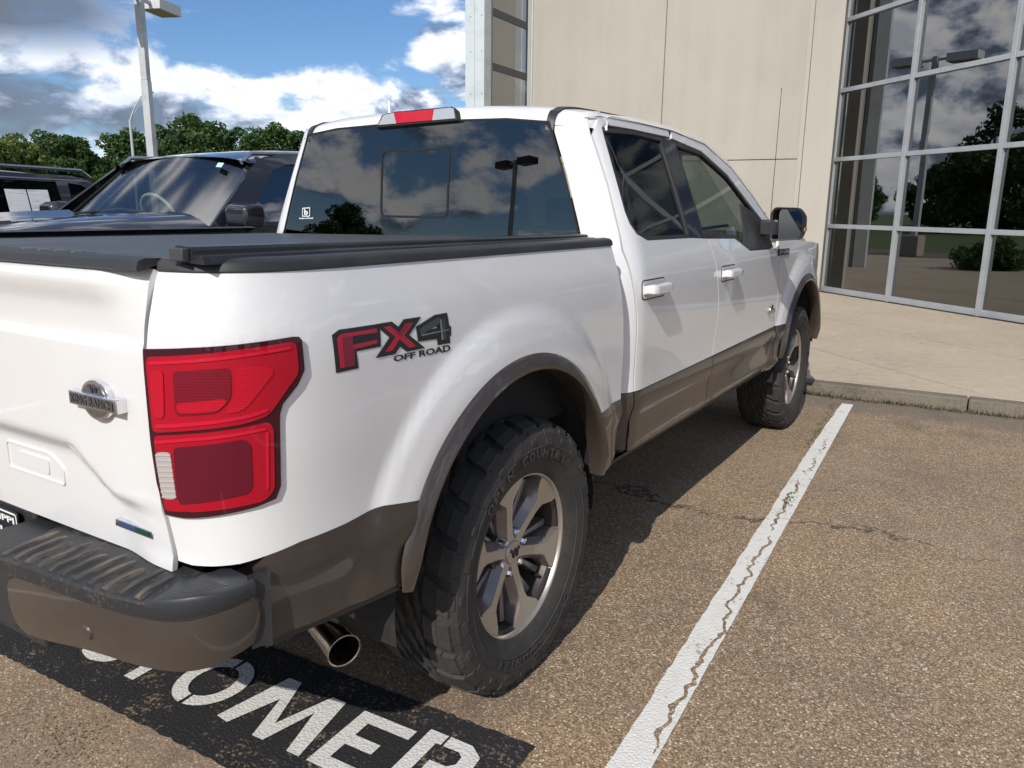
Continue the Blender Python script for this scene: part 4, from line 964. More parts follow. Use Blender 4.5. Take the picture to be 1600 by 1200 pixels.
# ---- ground materials
def m_asphalt():
    m = mat('aggregate_asphalt', (.15, .12, .09), .85); t, b = nodes(m); pc = poscoord(t)
    v1 = N(t, 'ShaderNodeTexVoronoi'); v1.inputs['Scale'].default_value = 160; t.links.new(pc, v1.inputs['Vector'])
    v2 = N(t, 'ShaderNodeTexVoronoi'); v2.inputs['Scale'].default_value = 230; t.links.new(pc, v2.inputs['Vector'])
    sp1 = N(t, 'ShaderNodeSeparateColor'); t.links.new(v1.outputs['Color'], sp1.inputs[0])
    sp2 = N(t, 'ShaderNodeSeparateColor'); t.links.new(v2.outputs['Color'], sp2.inputs[0])
    c1 = ramp(t, sp1.outputs[0], [(0.0, (.16, .115, .076)), (.30, (.26, .185, .117)), (.62, (.38, .270, .168)), (.86, (.50, .370, .235)), (.93, (.62, .50, .36)), (.975, (.80, .72, .60)), (1.0, (.95, .90, .82))])
    c2 = ramp(t, sp2.outputs[1], [(0.0, (.08, .058, .040)), (.5, (.27, .19, .12)), (.90, (.44, .325, .21)), (1.0, (.78, .68, .54))])
    c = mixc(t, .36, c1, c2)
    edge = ramp(t, v1.outputs['Distance'], [(.35, 1.0), (.75, .55)])
    c = mixc(t, 1.0, c, edge, 'MULTIPLY')
    p1 = noise_tex(t, pc, .55, 6, .62); p2 = noise_tex(t, pc, 2.4, 6, .65)
    tone = ramp(t, fmath(t, 'ADD', fmath(t, 'MULTIPLY', p1, .6), fmath(t, 'MULTIPLY', p2, .4)), [(.30, (.62, .62, .64)), (.44, (.98, .97, .96)), (.56, (1.12, 1.08, 1.02)), (.72, (1.36, 1.24, 1.12))])
    c = mixc(t, 1.0, c, tone, 'MULTIPLY')
    c = mixc(t, ramp(t, noise_tex(t, pc, .38, 5, .6), [(.50, 0.0), (.66, .38)]), c, (.37, .285, .215)); c = mixc(t, ramp(t, noise_tex(t, vmath(t, 'MULTIPLY', pc, (1.6, .35, 1)).outputs[0], 1.1, 5, .6), [(.55, 0.0), (.70, .40)]), c, (.12, .10, .085))
    s_ = N(t, 'ShaderNodeSeparateXYZ'); t.links.new(pc, s_.inputs[0])
    # hairline crack wandering across the bay, and worn dark band along the gutter
    kv = fmath(t, 'ADD', s_.outputs[1], fmath(t, 'MULTIPLY', fmath(t, 'SUBTRACT', noise_tex(t, pc, 1.3, 5, .7), .5), 1.1))
    kd = fmath(t, 'ABSOLUTE', fmath(t, 'SUBTRACT', kv, fmath(t, 'ADD', 1.75, fmath(t, 'MULTIPLY', s_.outputs[0], .06))))
    ck = fmath(t, 'MULTIPLY', ramp(t, kd, [(.005, 1.0), (.022, 0.0)]), ramp(t, noise_tex(t, pc, 3.0, 3, .6), [(.36, 0.0), (.50, .85)]))
    c = mixc(t, ck, c, (.05, .042, .036))
    gv = fmath(t, 'ADD', s_.outputs[1], fmath(t, 'MULTIPLY', noise_tex(t, pc, 2.5, 6, .7), .55))
    gk = ramp(t, fmath(t, 'SUBTRACT', gv, 4.62), [(.0, 0.0), (.10, .55), (.5, .72)])
    c = mixc(t, gk, c, (.13, .115, .10))
    ov = N(t, 'ShaderNodeTexVoronoi'); ov.inputs['Scale'].default_value = 2.6; t.links.new(pc, ov.inputs['Vector'])
    od = fmath(t, 'ADD', ov.outputs['Distance'], fmath(t, 'MULTIPLY', noise_tex(t, pc, 30, 4, .7), .06)); c = mixc(t, ramp(t, od, [(.045, .75), (.075, 0.0)]), c, (.035, .03, .027))
    stain = ramp(t, noise_tex(t, pc, .75, 8, .68), [(.56, 0.0), (.70, .55)])
    c = mixc(t, stain, c, (.045, .042, .042))
    t.links.new(c, b.inputs['Base Color'])
    h = fmath(t, 'SUBTRACT', 1.0, v1.outputs['Distance']); h = fmath(t, 'ADD', fmath(t, 'MULTIPLY', h, .7), fmath(t, 'MULTIPLY', noise_tex(t, pc, 60, 3, .6), .5))
    bump(t, b, h, .34, .005); return m
M_ASPH = m_asphalt()
def m_paint_worn(name, base, worn, thr, scale=55):
    m = mat(name, base, .75); t, b = nodes(m); pc = poscoord(t)
    a = noise_tex(t, pc, scale, 5, .7); bb = noise_tex(t, pc, 5, 5, .6)
    f = fmath(t, 'ADD', fmath(t, 'MULTIPLY', a, .6), fmath(t, 'MULTIPLY', bb, .4))
    k = ramp(t, f, [(thr, 0.0), (thr+.06, 1.0)]); c = mixc(t, k, base, worn)
    c = mixc(t, ramp(t, noise_tex(t, pc, 18, 5, .6), [(.45, 0.0), (.8, .30)]), c, (.42, .38, .32))if base[0] > .3 else c
    t.links.new(c, b.inputs['Base Color']); v = N(t, 'ShaderNodeTexVoronoi'); v.inputs['Scale'].default_value = 105; t.links.new(pc, v.inputs['Vector'])
    bump(t, b, fmath(t, 'SUBTRACT', 1.0, v.outputs['Distance']), .45, .005); return m
M_LINE = m_paint_worn('white_line_paint', (.72, .71, .67), (.24, .185, .13), .578)
M_LETT = m_paint_worn('white_letter_paint', (.66, .65, .62), (.10, .085, .07), .60)
M_BLKP = m_paint_worn('black_ground_paint', (.018, .018, .020), (.22, .165, .11), .555, 80)
def m_concrete(name, a, bcol, scale=1.2, bstr=.25):
    m = mat(name, a, .85); t, b = nodes(m); pc = poscoord(t)
    f = fmath(t, 'ADD', fmath(t, 'MULTIPLY', noise_tex(t, pc, scale, 7, .65), .6), fmath(t, 'MULTIPLY', noise_tex(t, pc, scale*16, 4, .65), .4))
    c = ramp(t, f, [(.30, bcol), (.52, a), (.72, tuple(min(1, q*1.18) for q in a))])
    s1 = ramp(t, noise_tex(t, pc, 90, 3, .7), [(.32, .72), (.6, 1.05)]); c = mixc(t, 1.0, c, s1, 'MULTIPLY')
    st = ramp(t, noise_tex(t, pc, scale*2.2, 8, .75), [(.62, 0.0), (.78, .5)]); c = mixc(t, st, c, tuple(q*.42 for q in a))
    t.links.new(c, b.inputs['Base Color']); bump(t, b, noise_tex(t, pc, 160, 4, .6), bstr, .004); return m
M_WALK = m_concrete('walkway_concrete', (.49, .41, .310), (.37, .31, .235), .6)
M_KERB = m_concrete('kerb_concrete', (.175, .152, .118), (.075, .066, .054), 2.2, .4)
M_BASE = m_concrete('base_concrete', (.40, .36, .30), (.22, .2, .17), 2.5, .4)
def m_wall():
    m = mat('tilt_up_wall_paint', (.60, .545, .44), .8); t, b = nodes(m); pc = poscoord(t)
    st = N(t, 'ShaderNodeMapping'); st.inputs['Scale'].default_value = (2.2, 2.2, .16); t.links.new(pc, st.inputs[0])
    f = fmath(t, 'ADD', fmath(t, 'MULTIPLY', noise_tex(t, st.outputs[0], 1.4, 8, .66), .55), fmath(t, 'MULTIPLY', noise_tex(t, pc, .9, 6, .6), .45))
    c = ramp(t, f, [(.28, (.375, .350, .300)), (.48, (.415, .390, .342)), (.7, (.450, .425, .373))])
    t.links.new(c, b.inputs['Base Color']); bump(t, b, noise_tex(t, pc, 45, 5, .65), .16, .006); return m
M_WALL = m_wall()
def m_grass():
    m = mat('lawn_green', (.06, .10, .025), .9); t, b = nodes(m); pc = poscoord(t)
    f = fmath(t, 'ADD', fmath(t, 'MULTIPLY', noise_tex(t, pc, .3, 6, .6), .5), fmath(t, 'MULTIPLY', noise_tex(t, pc, 9, 4, .7), .5))
    t.links.new(ramp(t, f, [(.3, (.035, .065, .015)), (.5, (.075, .12, .03)), (.7, (.13, .16, .05))]), b.inputs['Base Color']); return m
M_GRASS = m_grass()
def quad(name, pts, m, kind='structure'): return tag(mk(name, pts, [(0, 1, 2, 3)], m, smooth=False), kind=kind)
quad('ground', [B(-500, -500, -.012), B(500, -500, -.012), B(500, 500, -.012), B(-500, 500, -.012)], M_GRASS)
quad('parking_lot', [B(-21, -46, 0), B(40, -46, 0), B(40, 4.80, 0), B(-21, 4.80, 0)], M_ASPH)
quad('parking_lot', [B(-21, 4.80, -.001), B(-14.5, 4.80, -.001), B(-14.5, 40, -.001), B(-21, 40, -.001)], M_ASPH)
# ---- stall lines with ragged edges and a crack
def stripe(name, u0, u1, v0, v1, ragged, crack=None, z=.004, label=None):
    r_ = random.Random(3); L, Rr = [], []
    for v in np.arange(v0, v1, .022):
        j = ragged*(noise.noise(Vector((v*9, 1.3, 0)))*1.0+noise.noise(Vector((v*31, 4.3, 0)))*.7)
        L.append((u0+j*1.1+(max(0, (v-3.1))*.018 if ragged > .004 else 0), v)); Rr.append((u1+ragged*.35*noise.noise(Vector((v*23, 7.7, 0))), v))
    poly = Rr+[(u1-.004, v1), (u0+.02, v1)]+list(reversed(L))
    holes = []
    if crack:
        for (c0, c1, um, wmax, frq) in crack:
            a, b_ = [], []
            for v in np.arange(c0, c1, .012):
                e = min(1, (v-c0)/.10, (c1-v)/.10)
                uc = um(v)+.030*noise.noise(Vector((v*frq, 2.2, 9)))+.030*noise.noise(Vector((v*frq*2.7, 5.2, 9)))+.012*noise.noise(Vector((v*frq*7, 5.2, 4)))
                wd = .0015+wmax*e*(.35+.9*abs(noise.noise(Vector((v*14, 8, 3)))))
                a.append((uc-wd, v)); b_.append((uc+wd, v))
            holes.append(b_+list(reversed(a)))
    VV, FF = cdt(poly, holes, .05)
    o = mk(name, [B(a, b_, z) for a, b_ in VV], [tuple(f) for f in FF], M_LINE, smooth=False)
    return tag(o, label, kind='structure') if label else tag(o, kind='structure')
crk = [(-.20, 1.55, lambda v: 1.482-.024*(v+.2)/1.75, .0105, 5.0), (1.60, 2.45, lambda v: 1.450-.01*(v-1.6), .0115, 6.0), (2.55, 2.95, lambda v: 1.465-.03*(v-2.55), .008, 9.0), (3.02, 3.42, lambda v: 1.462, .006, 9.0)]
stripe('parking_line', 1.392, 1.503, -3.2, 4.545, .006, crk)
stripe('parking_line', -1.40, -1.29, -3.2, 4.50, .004); stripe('parking_line', -4.17, -4.06, -3.2, 4.50, .004); stripe('parking_line', 4.15, 4.26, -3.2, 4.50, .004)
# ---- black box with white stencil word
r_ = random.Random(9)
def ragline(a, b_, n, amp): return [(a[0]+(b_[0]-a[0])*i/n+r_.uniform(-amp, amp), a[1]+(b_[1]-a[1])*i/n+r_.uniform(-amp, amp)) for i in range(n)]
bp = ragline((-1.06, -.836), (1.20, -.840), 110, .004)+ragline((1.185, -.840), (1.183, -.338), 30, .004)+ragline((1.183, -.338), (-1.06, -.345), 110, .004)+ragline((-1.06, -.345), (-1.06, -.836), 30, .004)
VV, FF = cdt(bp, step=.2); word = empty('painted_word', (0, 0, 0), 0, 'white stencilled word on a black painted box on the asphalt behind the pickup', 'ground marking')
bb = mk('black_box', [B(a, b_, .004) for a, b_ in VV], [tuple(f) for f in FF], M_BLKP, word, smooth=False)
ZL = .0075; H0, H1 = -.712, -.457; HT = H1-H0
def letter(polys, name='letter'):
    V, Fc = [], []
    for pl in polys:
        a, f = cdt(pl, step=.2); k = len(V); V += [B(x, y, ZL) for x, y in a]; Fc += [tuple(i+k for i in q) for q in f]
    return mk(name, V, Fc, M_LETT, word, smooth=False)
def rect(a, b_, c, d): return [(a, b_), (c, b_), (c, d), (a, d)]
def ringhalf(cx, cy, rx, ry, wd, t0, t1, n=18):
    T = np.linspace(rad(t0), rad(t1), n); return [(cx+rx*math.cos(t), cy+ry*math.sin(t)) for t in T]+[(cx+(rx-wd)*math.cos(t), cy+(ry-wd)*math.sin(t)) for t in reversed(T)]
cy = (H0+H1)/2
letter([ringhalf(.142, cy, .115, .130, .048, -87, 87), ringhalf(.138, cy, .115, .130, .048, 93, 267)], 'letter_o')
letter([[(.290, -.700), (.340, -.708), (.395, -.545), (.450, -.712), (.492, -.712), (.535, -.545), (.585, -.712), (.632, -.712), (.585, -.458), (.530, -.458), (.468, -.640), (.392, -.450), (.338, -.450)]], 'letter_m')
letter([[(.660, H0), (.862, H0), (.862, -.668), (.708, -.668), (.708, -.606), (.802, -.606), (.802, -.562), (.708, -.562), (.708, -.503), (.855, -.503), (.855, -.460), (.660, -.460)]], 'letter_e')
letter([rect(.885, -.700, .932, -.430)+[] , [(.932, -.430), (.948, -.430), (.948, -.474), (.932, -.474)], [(.956, -.430), (1.03, -.432), (1.075, -.465), (1.080, -.52), (1.045, -.565), (1.09, -.70), (1.036, -.70), (1.0, -.578), (.956, -.578), (.956, -.540), (1.01, -.540), (1.030, -.520), (1.028, -.488), (1.01, -.474), (.956, -.474)]], 'letter_r')
letter([rect(-.212, -.503, -.118, -.457), rect(-.108, -.503, -.014, -.457), rect(-.136, H0, -.09, -.515)], 'letter_t')
def S_(cx): return [(cx+.09, -.52), (cx+.07, -.48), (cx, -.457), (cx-.07, -.475), (cx-.095, -.525), (cx-.07, -.575), (cx+.03, -.60), (cx+.045, -.632), (cx+.03, -.66), (cx, -.668), (cx-.04, -.655), (cx-.055, -.63), (cx-.1, -.64), (cx-.075, -.69), (cx, -.714), (cx+.075, -.69), (cx+.097, -.63), (cx+.07, -.58), (cx-.03, -.55), (cx-.048, -.525), (cx-.03, -.505), (cx, -.498), (cx+.035, -.508), (cx+.045, -.53)]
letter([rounded(S_(-.325), .03, 4)], 'letter_s')
letter([[(-.665, -.457), (-.665, -.64), (-.63, -.70), (-.565, -.714), (-.50, -.70), (-.468, -.64), (-.468, -.457), (-.515, -.457), (-.515, -.64), (-.54, -.668), (-.59, -.668), (-.617, -.64), (-.617, -.457)]], 'letter_u')
letter([ringhalf(-.80, cy, .105, .128, .047, 40, 320)], 'letter_c')
# ---- kerb and walkway slabs
ZK = .10
g = G()
for k in range(24):
    u0 = -14.5+2.4*k; u1 = u0+2.392
    o = G().add([B(u0, 4.775, -.02), B(u1, 4.775, -.02), B(u1, 4.935, -.02), B(u0, 4.935, -.02), B(u0, 4.79, ZK), B(u1, 4.79, ZK), B(u1, 4.935, ZK), B(u0, 4.935, ZK)], [(3, 2, 1, 0), (4, 5, 6, 7), (0, 1, 5, 4), (1, 2, 6, 5), (2, 3, 7, 6), (3, 0, 4, 7)]).build('kerb', M_KERB, bevel=.012, seg=3)
    tag(o, kind='structure')
walk = quad('walkway_bed', [B(-14.5, 4.93, .06), B(40, 4.93, .06), B(40, 40, .06), B(-14.5, 40, .06)], M_KERB); walk.name = 'walkway'
# joints run along and across the diagonal glass front
def slab(poly):
    q = []
    n = len(poly); 
    VV, FF = cdt(inset_poly(poly, .004), step=3.0)
    top = [B(a, b_, ZK+.0005) for a, b_ in inset_poly(poly, .010)]; bot = [B(a, b_, .055) for a, b_ in inset_poly(poly, .010)]
    o = mk('slab', top+bot, [tuple(range(n))]+[(i, n+i, n+(i+1) % n, (i+1) % n) for i in range(n)], M_WALK, walk, smooth=False)
    bm = bmesh.new(); bm.from_mesh(o.data); bmesh.ops.recalc_face_normals(bm, faces=bm.faces); bm.to_mesh(o.data); bm.free(); return o
def clip(poly, f):   # keep f>=0
    out = []; n = len(poly)
    for i in range(n):
        a, b_ = poly[i], poly[(i+1) % n]; fa, fb = f(*a), f(*b_)
        if fa >= 0: out.append(a)
        if fa*fb < 0: t = fa/(fa-fb); out.append((a[0]+(b_[0]-a[0])*t, a[1]+(b_[1]-a[1])*t))
    return out
SU = [-14, -6, 1.0, 3.2, 5.2, 7.42, 9.80, 12.95, 18, 24]; DF = [-30, -17, -14.5, -12, -9.1, -6.6, -4.2, -1.8, .6, 3, 6, 20]
for i in range(len(SU)-1):
    for j in range(len(DF)-1):
        s0, s1, d0_, d1_ = SU[i], SU[i+1], DF[j], DF[j+1]
        P = [((s+d)/2, (s-d)/2) for s, d in ((s0, d0_), (s0, d1_), (s1, d1_), (s1, d0_))]
        P = clip(P, lambda u, v: v-4.937); P = clip(P, lambda u, v: 14.98-v) if P else P; P = clip(P, lambda u, v: 14-u) if P else P; P = clip(P, lambda u, v: u+14) if P else P
        P = clip(P, lambda u, v: 12.98-u-v) if P else P
        if len(P) >= 3:
            A = abs(sum(P[k][0]*P[(k+1) % len(P)][1]-P[(k+1) % len(P)][0]*P[k][1] for k in range(len(P))))/2
            if A > .05: slab(P)

# ---- dealership building
bld = empty('showroom_building', B(0, 12.7, 0), 0, 'beige panel-walled showroom with a diagonal glazed front behind the pickup', 'building')
def Bp(u, v, z): return B(u, v, z)-bld.location
def bbox(name, u0, u1, v0, v1, z0, z1, m, parent=bld, bevel=0): 
    return G().box(u0, u1, v0, v1, z0, z1, T=lambda q: Bp(q.x, q.y, q.z)).build(name, m, parent, bevel=bevel, smooth=bool(bevel))
VW = 15.0
for (u0, u1, z0, z1) in ((-7.0, -3.818, .06, 2.53), (-3.802, -.30, .06, 2.53), (-7.0, -3.818, 2.548, 9.2), (-3.802, -.30, 2.548, 9.2)):
    bbox('wall_panel', u0, u1, VW, VW+.30, z0, z1, M_WALL, bevel=.006)
bbox('pier', -.52, -.44, 12.70, 15.0, .06, 9.2, M_WALL, bevel=.006); bbox('pier', -.435, .045, 12.71, 13.02, .06, 9.2, M_WALL, bevel=.006); bbox('pier', -.43, -.1, 13.03, 15.0, .06, 9.2, M_WALL)
bbox('wall_core', -7.0, -.3, VW+.02, VW+.28, .06, 9.1, mat('joint_sealant', (.16, .145, .12), .9))
bbox('wall_base_flash', -.43, .03, 12.70, 12.709, .05, .10, mat('base_dark', (.05, .045, .04), .8))
# diagonal curtain wall: along e=(1,-1)/sqrt2 from (0.03,13.055)
K0 = Vector((.03, 13.055)); ED = Vector((1, -1))/math.sqrt(2); EN = Vector((-1, -1))/math.sqrt(2)
def W(a, z, h=0): q = K0+ED*a+EN*h; return Bp(q.x, q.y, z)
M_FRAME = grime('anodised_frame', (.44, .47, .50), (.34, .35, .36), .38, 3, (.45, .8), metal=.35)
def wbox(name, a0, a1, h0, h1, z0, z1, m, parent=bld, bevel=.004):
    return G().add([W(a, z, h) for z in (z0, z1) for a, h in ((a0, h0), (a1, h0), (a1, h1), (a0, h1))], [(3, 2, 1, 0), (4, 5, 6, 7), (0, 1, 5, 4), (1, 2, 6, 5), (2, 3, 7, 6), (3, 0, 4, 7)]).build(name, m, parent, bevel=bevel)
AM = [.035, 1.71, 3.46, 5.21, 6.96, 8.71]; ZT_ = [.165, 1.262, 2.392, 3.525, 4.655, 5.785, 6.9]
wbox('plinth', -.0, 9, -.2, .015, .04, .105, M_BASE)
for i, a in enumerate(AM): wbox('mullion', a-.035, a+.035, -.10, .062, .105, 7.2, M_FRAME)
for j, z in enumerate(ZT_):
    for i in range(len(AM)-1): wbox('transom', AM[i]+.036, AM[i+1]-.036, -.09, .050, z-(.035 if j else .055), z+.035, M_FRAME)
rp = random.Random(4)
for i in range(len(AM)-1):
    for j in range(len(ZT_)-1):
        a0, a1, z0, z1 = AM[i]+.034, AM[i+1]-.034, ZT_[j]+.034, ZT_[j+1]-.034; t0, t1, t2 = (rp.uniform(-.002, .002) for _ in range(3))
        wbox_ = mk('pane', [W(a0, z0, t0), W(a1, z0, t1), W(a1, z1, t2+t1-t0*.5), W(a0, z1, t2)], [(0, 1, 2), (0, 2, 3)], M_GBLD, bld, smooth=False)
        
# interior: floor, back wall, a stair rail, so the glass is not empty behind
M_IFL = mat('showroom_floor', (.10, .095, .085), .5); M_IW = mat('showroom_wall', (.16, .16, .145), .9)
G().add([W(-.02, .11, -.1), W(9, .11, -.1), W(9, .11, -7), W(-.02, .11, -7)], [(0, 1, 2, 3)]).build('interior_floor', M_IFL, bld, smooth=False)
wbox('interior_wall', -1, 9.2, -7.2, -7.0, .1, 7, M_IW, bevel=0); wbox('interior_wall', 9, 9.2, -7, -.1, .1, 7, M_IW, bevel=0); wbox('interior_wall', -.22, -.02, -7, -.35, .1, 7, mat('showroom_side_wall', (.34, .31, .25), .9), bevel=0); wbox('interior_ceiling', -1, 9.2, -7, -.1, 6.9, 7.1, M_IW, bevel=0)
wbox('interior_counter', 3.2, 6.0, -4.5, -3.6, .11, 1.1, mat('counter_grey', (.12, .11, .10), .5)); wbox('interior_column', 2.2, 2.5, -2.3, -2.0, .11, 6.9, M_IW)
# far left glazed return with metal corner column
M_METAL = grime('pale_metal_panel', (.56, .62, .64), (.42, .47, .49), .45, 2.5, (.45, .8), metal=.15); M_TR = mat('dark_transom', (.055, .065, .07), .5)
CU0, CU1, CV0, CV1 = -7.575, -7.10, 13.01, 13.30
bbox('corner_column', CU0, CU0+.235, CV0, CV1, .06, 9.4, M_METAL, bevel=.004); bbox('corner_column', CU0+.24, CU1, CV0, CV1, .06, 9.4, M_METAL, bevel=.004)
for z in (2.2, 3.9, 4.75, 5.45, 6.1):
    for u_ in (CU0+.14, CU1-.06): G().lathe([(-.004, .012), (.004, .010), (.005, .0001)], 10, c=(0, 0, 0)).build('screw', M_TR, bld).matrix_local = Matrix.Translation(Bp(u_, CV0-.002, z)) @ Matrix.Rotation(-PI/2+BETA, 4, 'Z')
bbox('side_frame', CU1-.06, CU1-.01, CV1+.005, CV1+.08, .06, 9.3, mat('grey_frame', (.20, .235, .26), .45, .2))
mk('pane', [Bp(CU1-.03, CV1+.08, .1), Bp(CU1-.03, VW, .1), Bp(CU1-.03, VW, 9.2), Bp(CU1-.03, CV1+.08, 9.2)], [(0, 1, 2, 3)], M_GBLD, bld, smooth=False)
for z in (1.3, 2.3, 3.4, 4.50, 5.60, 6.7): bbox('transom', CU1-.06, CU1-.01, CV1+.085, VW-.01, z-.075, z+.075, M_TR)
bbox('wall_strip', CU1-.005, CU1+.075, VW-.045, VW, .06, 9.2, M_WALL); bbox('metal_strip', CU1+.08, CU1+.12, VW-.04, VW, .06, 9.2, M_METAL)
bbox('bay_backing', CU0+.05, CU0+.12, CV1+.01, VW, .06, 9.0, mat('bay_backing', (.30, .32, .32), .9))

# ---- lamp posts
M_POST = grime('galvanised_post', (.50, .53, .54), (.40, .41, .41), .5, 1.6, (.4, .75), metal=.2); M_HEADB = mat('lamp_housing', (.55, .57, .58), .5); M_HEADD = mat('lamp_housing_bronze', (.05, .048, .045), .5)
def lamp_post(u, v, hz, rz, wd, label, head, armdir, group=None):
    r0 = empty('lamp_post', B(u, v, 0), BETA+rz, label, 'lamp post', group)
    G().box(-.32, .32, -.32, .32, 0, .75).build('concrete_base', M_BASE, r0, bevel=.03)
    G().box(-wd/2, wd/2, -wd/2, wd/2, .75, hz*.70).build('pole', M_POST, r0, bevel=.012)
    G().box(-wd*.46, wd*.46, -wd*.46, wd*.46, hz*.70, hz+.1).build('pole', M_POST, r0, bevel=.012)
    for sg in (1, -1):
        G().box(min(sg*.08, sg*.55), max(sg*.08, sg*.55), -.04, .04, hz-.05, hz+.03).build('arm', M_POST, r0)
        x0, x1 = sorted((sg*.45, sg*1.45))
        h_ = G().add([(x0, -.30, hz-.16), (x1, -.30, hz-.16), (x1, .30, hz-.16), (x0, .30, hz-.16), (x0, -.30, hz+.12), (x1, -.30, hz+.12), (x1, .30, hz+.12), (x0, .30, hz+.12)], [(3, 2, 1, 0), (4, 5, 6, 7), (0, 1, 5, 4), (1, 2, 6, 5), (2, 3, 7, 6), (3, 0, 4, 7)]).build('lamp_head', head, r0, bevel=.015)
        G().box(x0+.05, x1-.05, -.25, .25, hz-.168, hz-.158).build('lamp_lens', mat('lamp_lens_dull', (.32, .24, .19), .4), h_)
    return r0
lamp_post(-17.2, 12.35, 6.74, rad(110), .20, 'pale square lamp post with box lamp heads rising behind the black SUV', M_HEADB, 0)
lamp_post(-16.6, -25.5, 7.2, rad(20), .20, 'bronze-headed twin lamp post out in the lot behind the camera', M_HEADD, 0)
tl_ = empty('street_light', tuple(B(-34.5, 24.2, 0)), 0, 'thin far street light with a bent arm beside the pale lamp post', 'street light')
bx_ = B(-34.5, 24.2, 0)
G().tube([(0, 0, 0), (0, 0, 5.6)], [.085, .06], 8).build('pole', M_POST, tl_); G().tube([(0, 0, 5.55), (.12, .18, 6.1), (.36, .5, 6.75), (.55, .75, 6.95)], .035, 6).tube([(-.03, -.02, 5.5), (.2, .34, 6.2), (.44, .6, 6.85)], .02, 6).build('arm', M_POST, tl_)
G().box(.45, .75, .65, .95, 6.9, 7.0).build('lamp_head', M_POST, tl_, bevel=.02)

# ---- trees
def leafmat(name, a, b_, c_):
    m = bpy.data.materials.new(name); m.use_nodes = True; t = m.node_tree; b = t.nodes['Principled BSDF']
    oi = N(t, 'ShaderNodeNewGeometry'); f = oi.outputs['Random Per Island']
    t.links.new(ramp(t, f, [(0, a), (.5, b_), (1, c_)]), b.inputs['Base Color']); b.inputs['Roughness'].default_value = .6; b.inputs['Specular IOR Level'].default_value = .25
    tr = N(t, 'ShaderNodeBsdfTranslucent'); t.links.new(ramp(t, f, [(0, tuple(q*1.2 for q in a)), (1, tuple(q*1.3 for q in c_))]), tr.inputs[0])
    mxs = N(t, 'ShaderNodeMixShader'); mxs.inputs[0].default_value = .28; o = t.nodes['Material Output']
    t.links.new(b.outputs[0], mxs.inputs[1]); t.links.new(tr.outputs[0], mxs.inputs[2]); t.links.new(mxs.outputs[0], o.inputs[0]); return m
LEAFS = [leafmat('oak_leaf', (.032, .066, .018), (.056, .105, .028), (.085, .140, .038)), leafmat('deep_leaf', (.026, .058, .020), (.045, .088, .028), (.072, .120, .036)), leafmat('pale_leaf', (.06, .09, .022), (.105, .145, .034), (.16, .19, .05))]
M_BARK = grime('bark', (.085, .065, .05), (.14, .12, .10), .9, 5, (.4, .7))
def crown_mesh(seed, w_, h_, nleaf, size):
    r = np.random.RandomState(seed); cl = []
    for k in range(44):
        a = r.uniform(0, 2*PI); zz = r.uniform(.0, 1.0); rad_ = w_*(.25+.75*math.sin(PI*min(1, zz*.85+.15))**.8)*r.uniform(.25, .85)
        cl.append((rad_*math.cos(a), rad_*math.sin(a), h_*(zz*.88), r.uniform(.24, .36)*w_*(1.1-.45*zz)))
    V, Fc = [], []
    wts = np.array([c[3]**2 for c in cl]); wts /= wts.sum(); idx = r.choice(len(cl), nleaf, p=wts)
    d = r.normal(size=(nleaf, 3)); d /= np.linalg.norm(d, axis=1)[:, None]; rr = r.uniform(.55, 1.05, nleaf)**.6
    for i in range(nleaf):
        c = cl[idx[i]]; q = np.array(c[:3])+d[i]*c[3]*rr[i]*np.array([1, 1, .8])
        n = d[i]*.6+r.normal(size=3)*.6; n /= np.linalg.norm(n); a = np.cross(n, r.normal(size=3)); a /= np.linalg.norm(a); b_ = np.cross(n, a); s = size*r.uniform(.6, 1.4)
        k = len(V); V += [tuple(q-a*s), tuple(q+b_*s*.55), tuple(q+a*s), tuple(q-b_*s*.55)]; Fc.append((k, k+1, k+2, k+3))
    return V, Fc, cl
def tree_proto(seed, w_, h_, tr_h, nleaf, size, lm):
    V, Fc, cl = crown_mesh(seed, w_, h_, nleaf, size); me = bpy.data.meshes.new('crown'); me.from_pydata([(x, y, z+tr_h) for x, y, z in V], [], Fc); me.materials.append(lm)
    g = G().tube([(0, 0, -.1), (.05, 0, tr_h*.6), (0, .05, tr_h+h_*.35), (0, 0, tr_h+h_*.75)], [.30, .24, .17, .05], 9)
    for c in cl[:11]: g.tube([(0, 0, tr_h*.8+c[2]*.3), (c[0]*.5, c[1]*.5, tr_h+c[2]*.72), (c[0], c[1], tr_h+c[2])], [.13, .08, .03], 6)
    mt = bpy.data.meshes.new('trunk'); mt.from_pydata([tuple(q) for q in g.v], [], g.f); mt.materials.append(M_BARK); return me, mt
PROT = [tree_proto(1, 4.6, 7.6, 1.0, 15000, .17, LEAFS[0]), tree_proto(2, 4.3, 7.2, .9, 14000, .17, LEAFS[1]), tree_proto(3, 4.8, 6.8, .9, 14000, .18, LEAFS[2]), tree_proto(4, 3.7, 8.0, 1.0, 12000, .17, LEAFS[0])]
def tree(pos, kind, s, rz, label, group='trees along the edge of the lot'):
    o = empty('tree', pos, rz, label, 'tree', group); o.scale = (s, s, s)
    for nm, me in zip(('crown', 'trunk'), PROT[kind]):
        c = bpy.data.objects.new(nm, me); col.objects.link(c); c.parent = o
def atpx(u, dist): d = pxdir(u, 330); d = d/math.hypot(d[0], d[1]); return (CP[0]+d[0]*dist, CP[1]+d[1]*dist, 0)
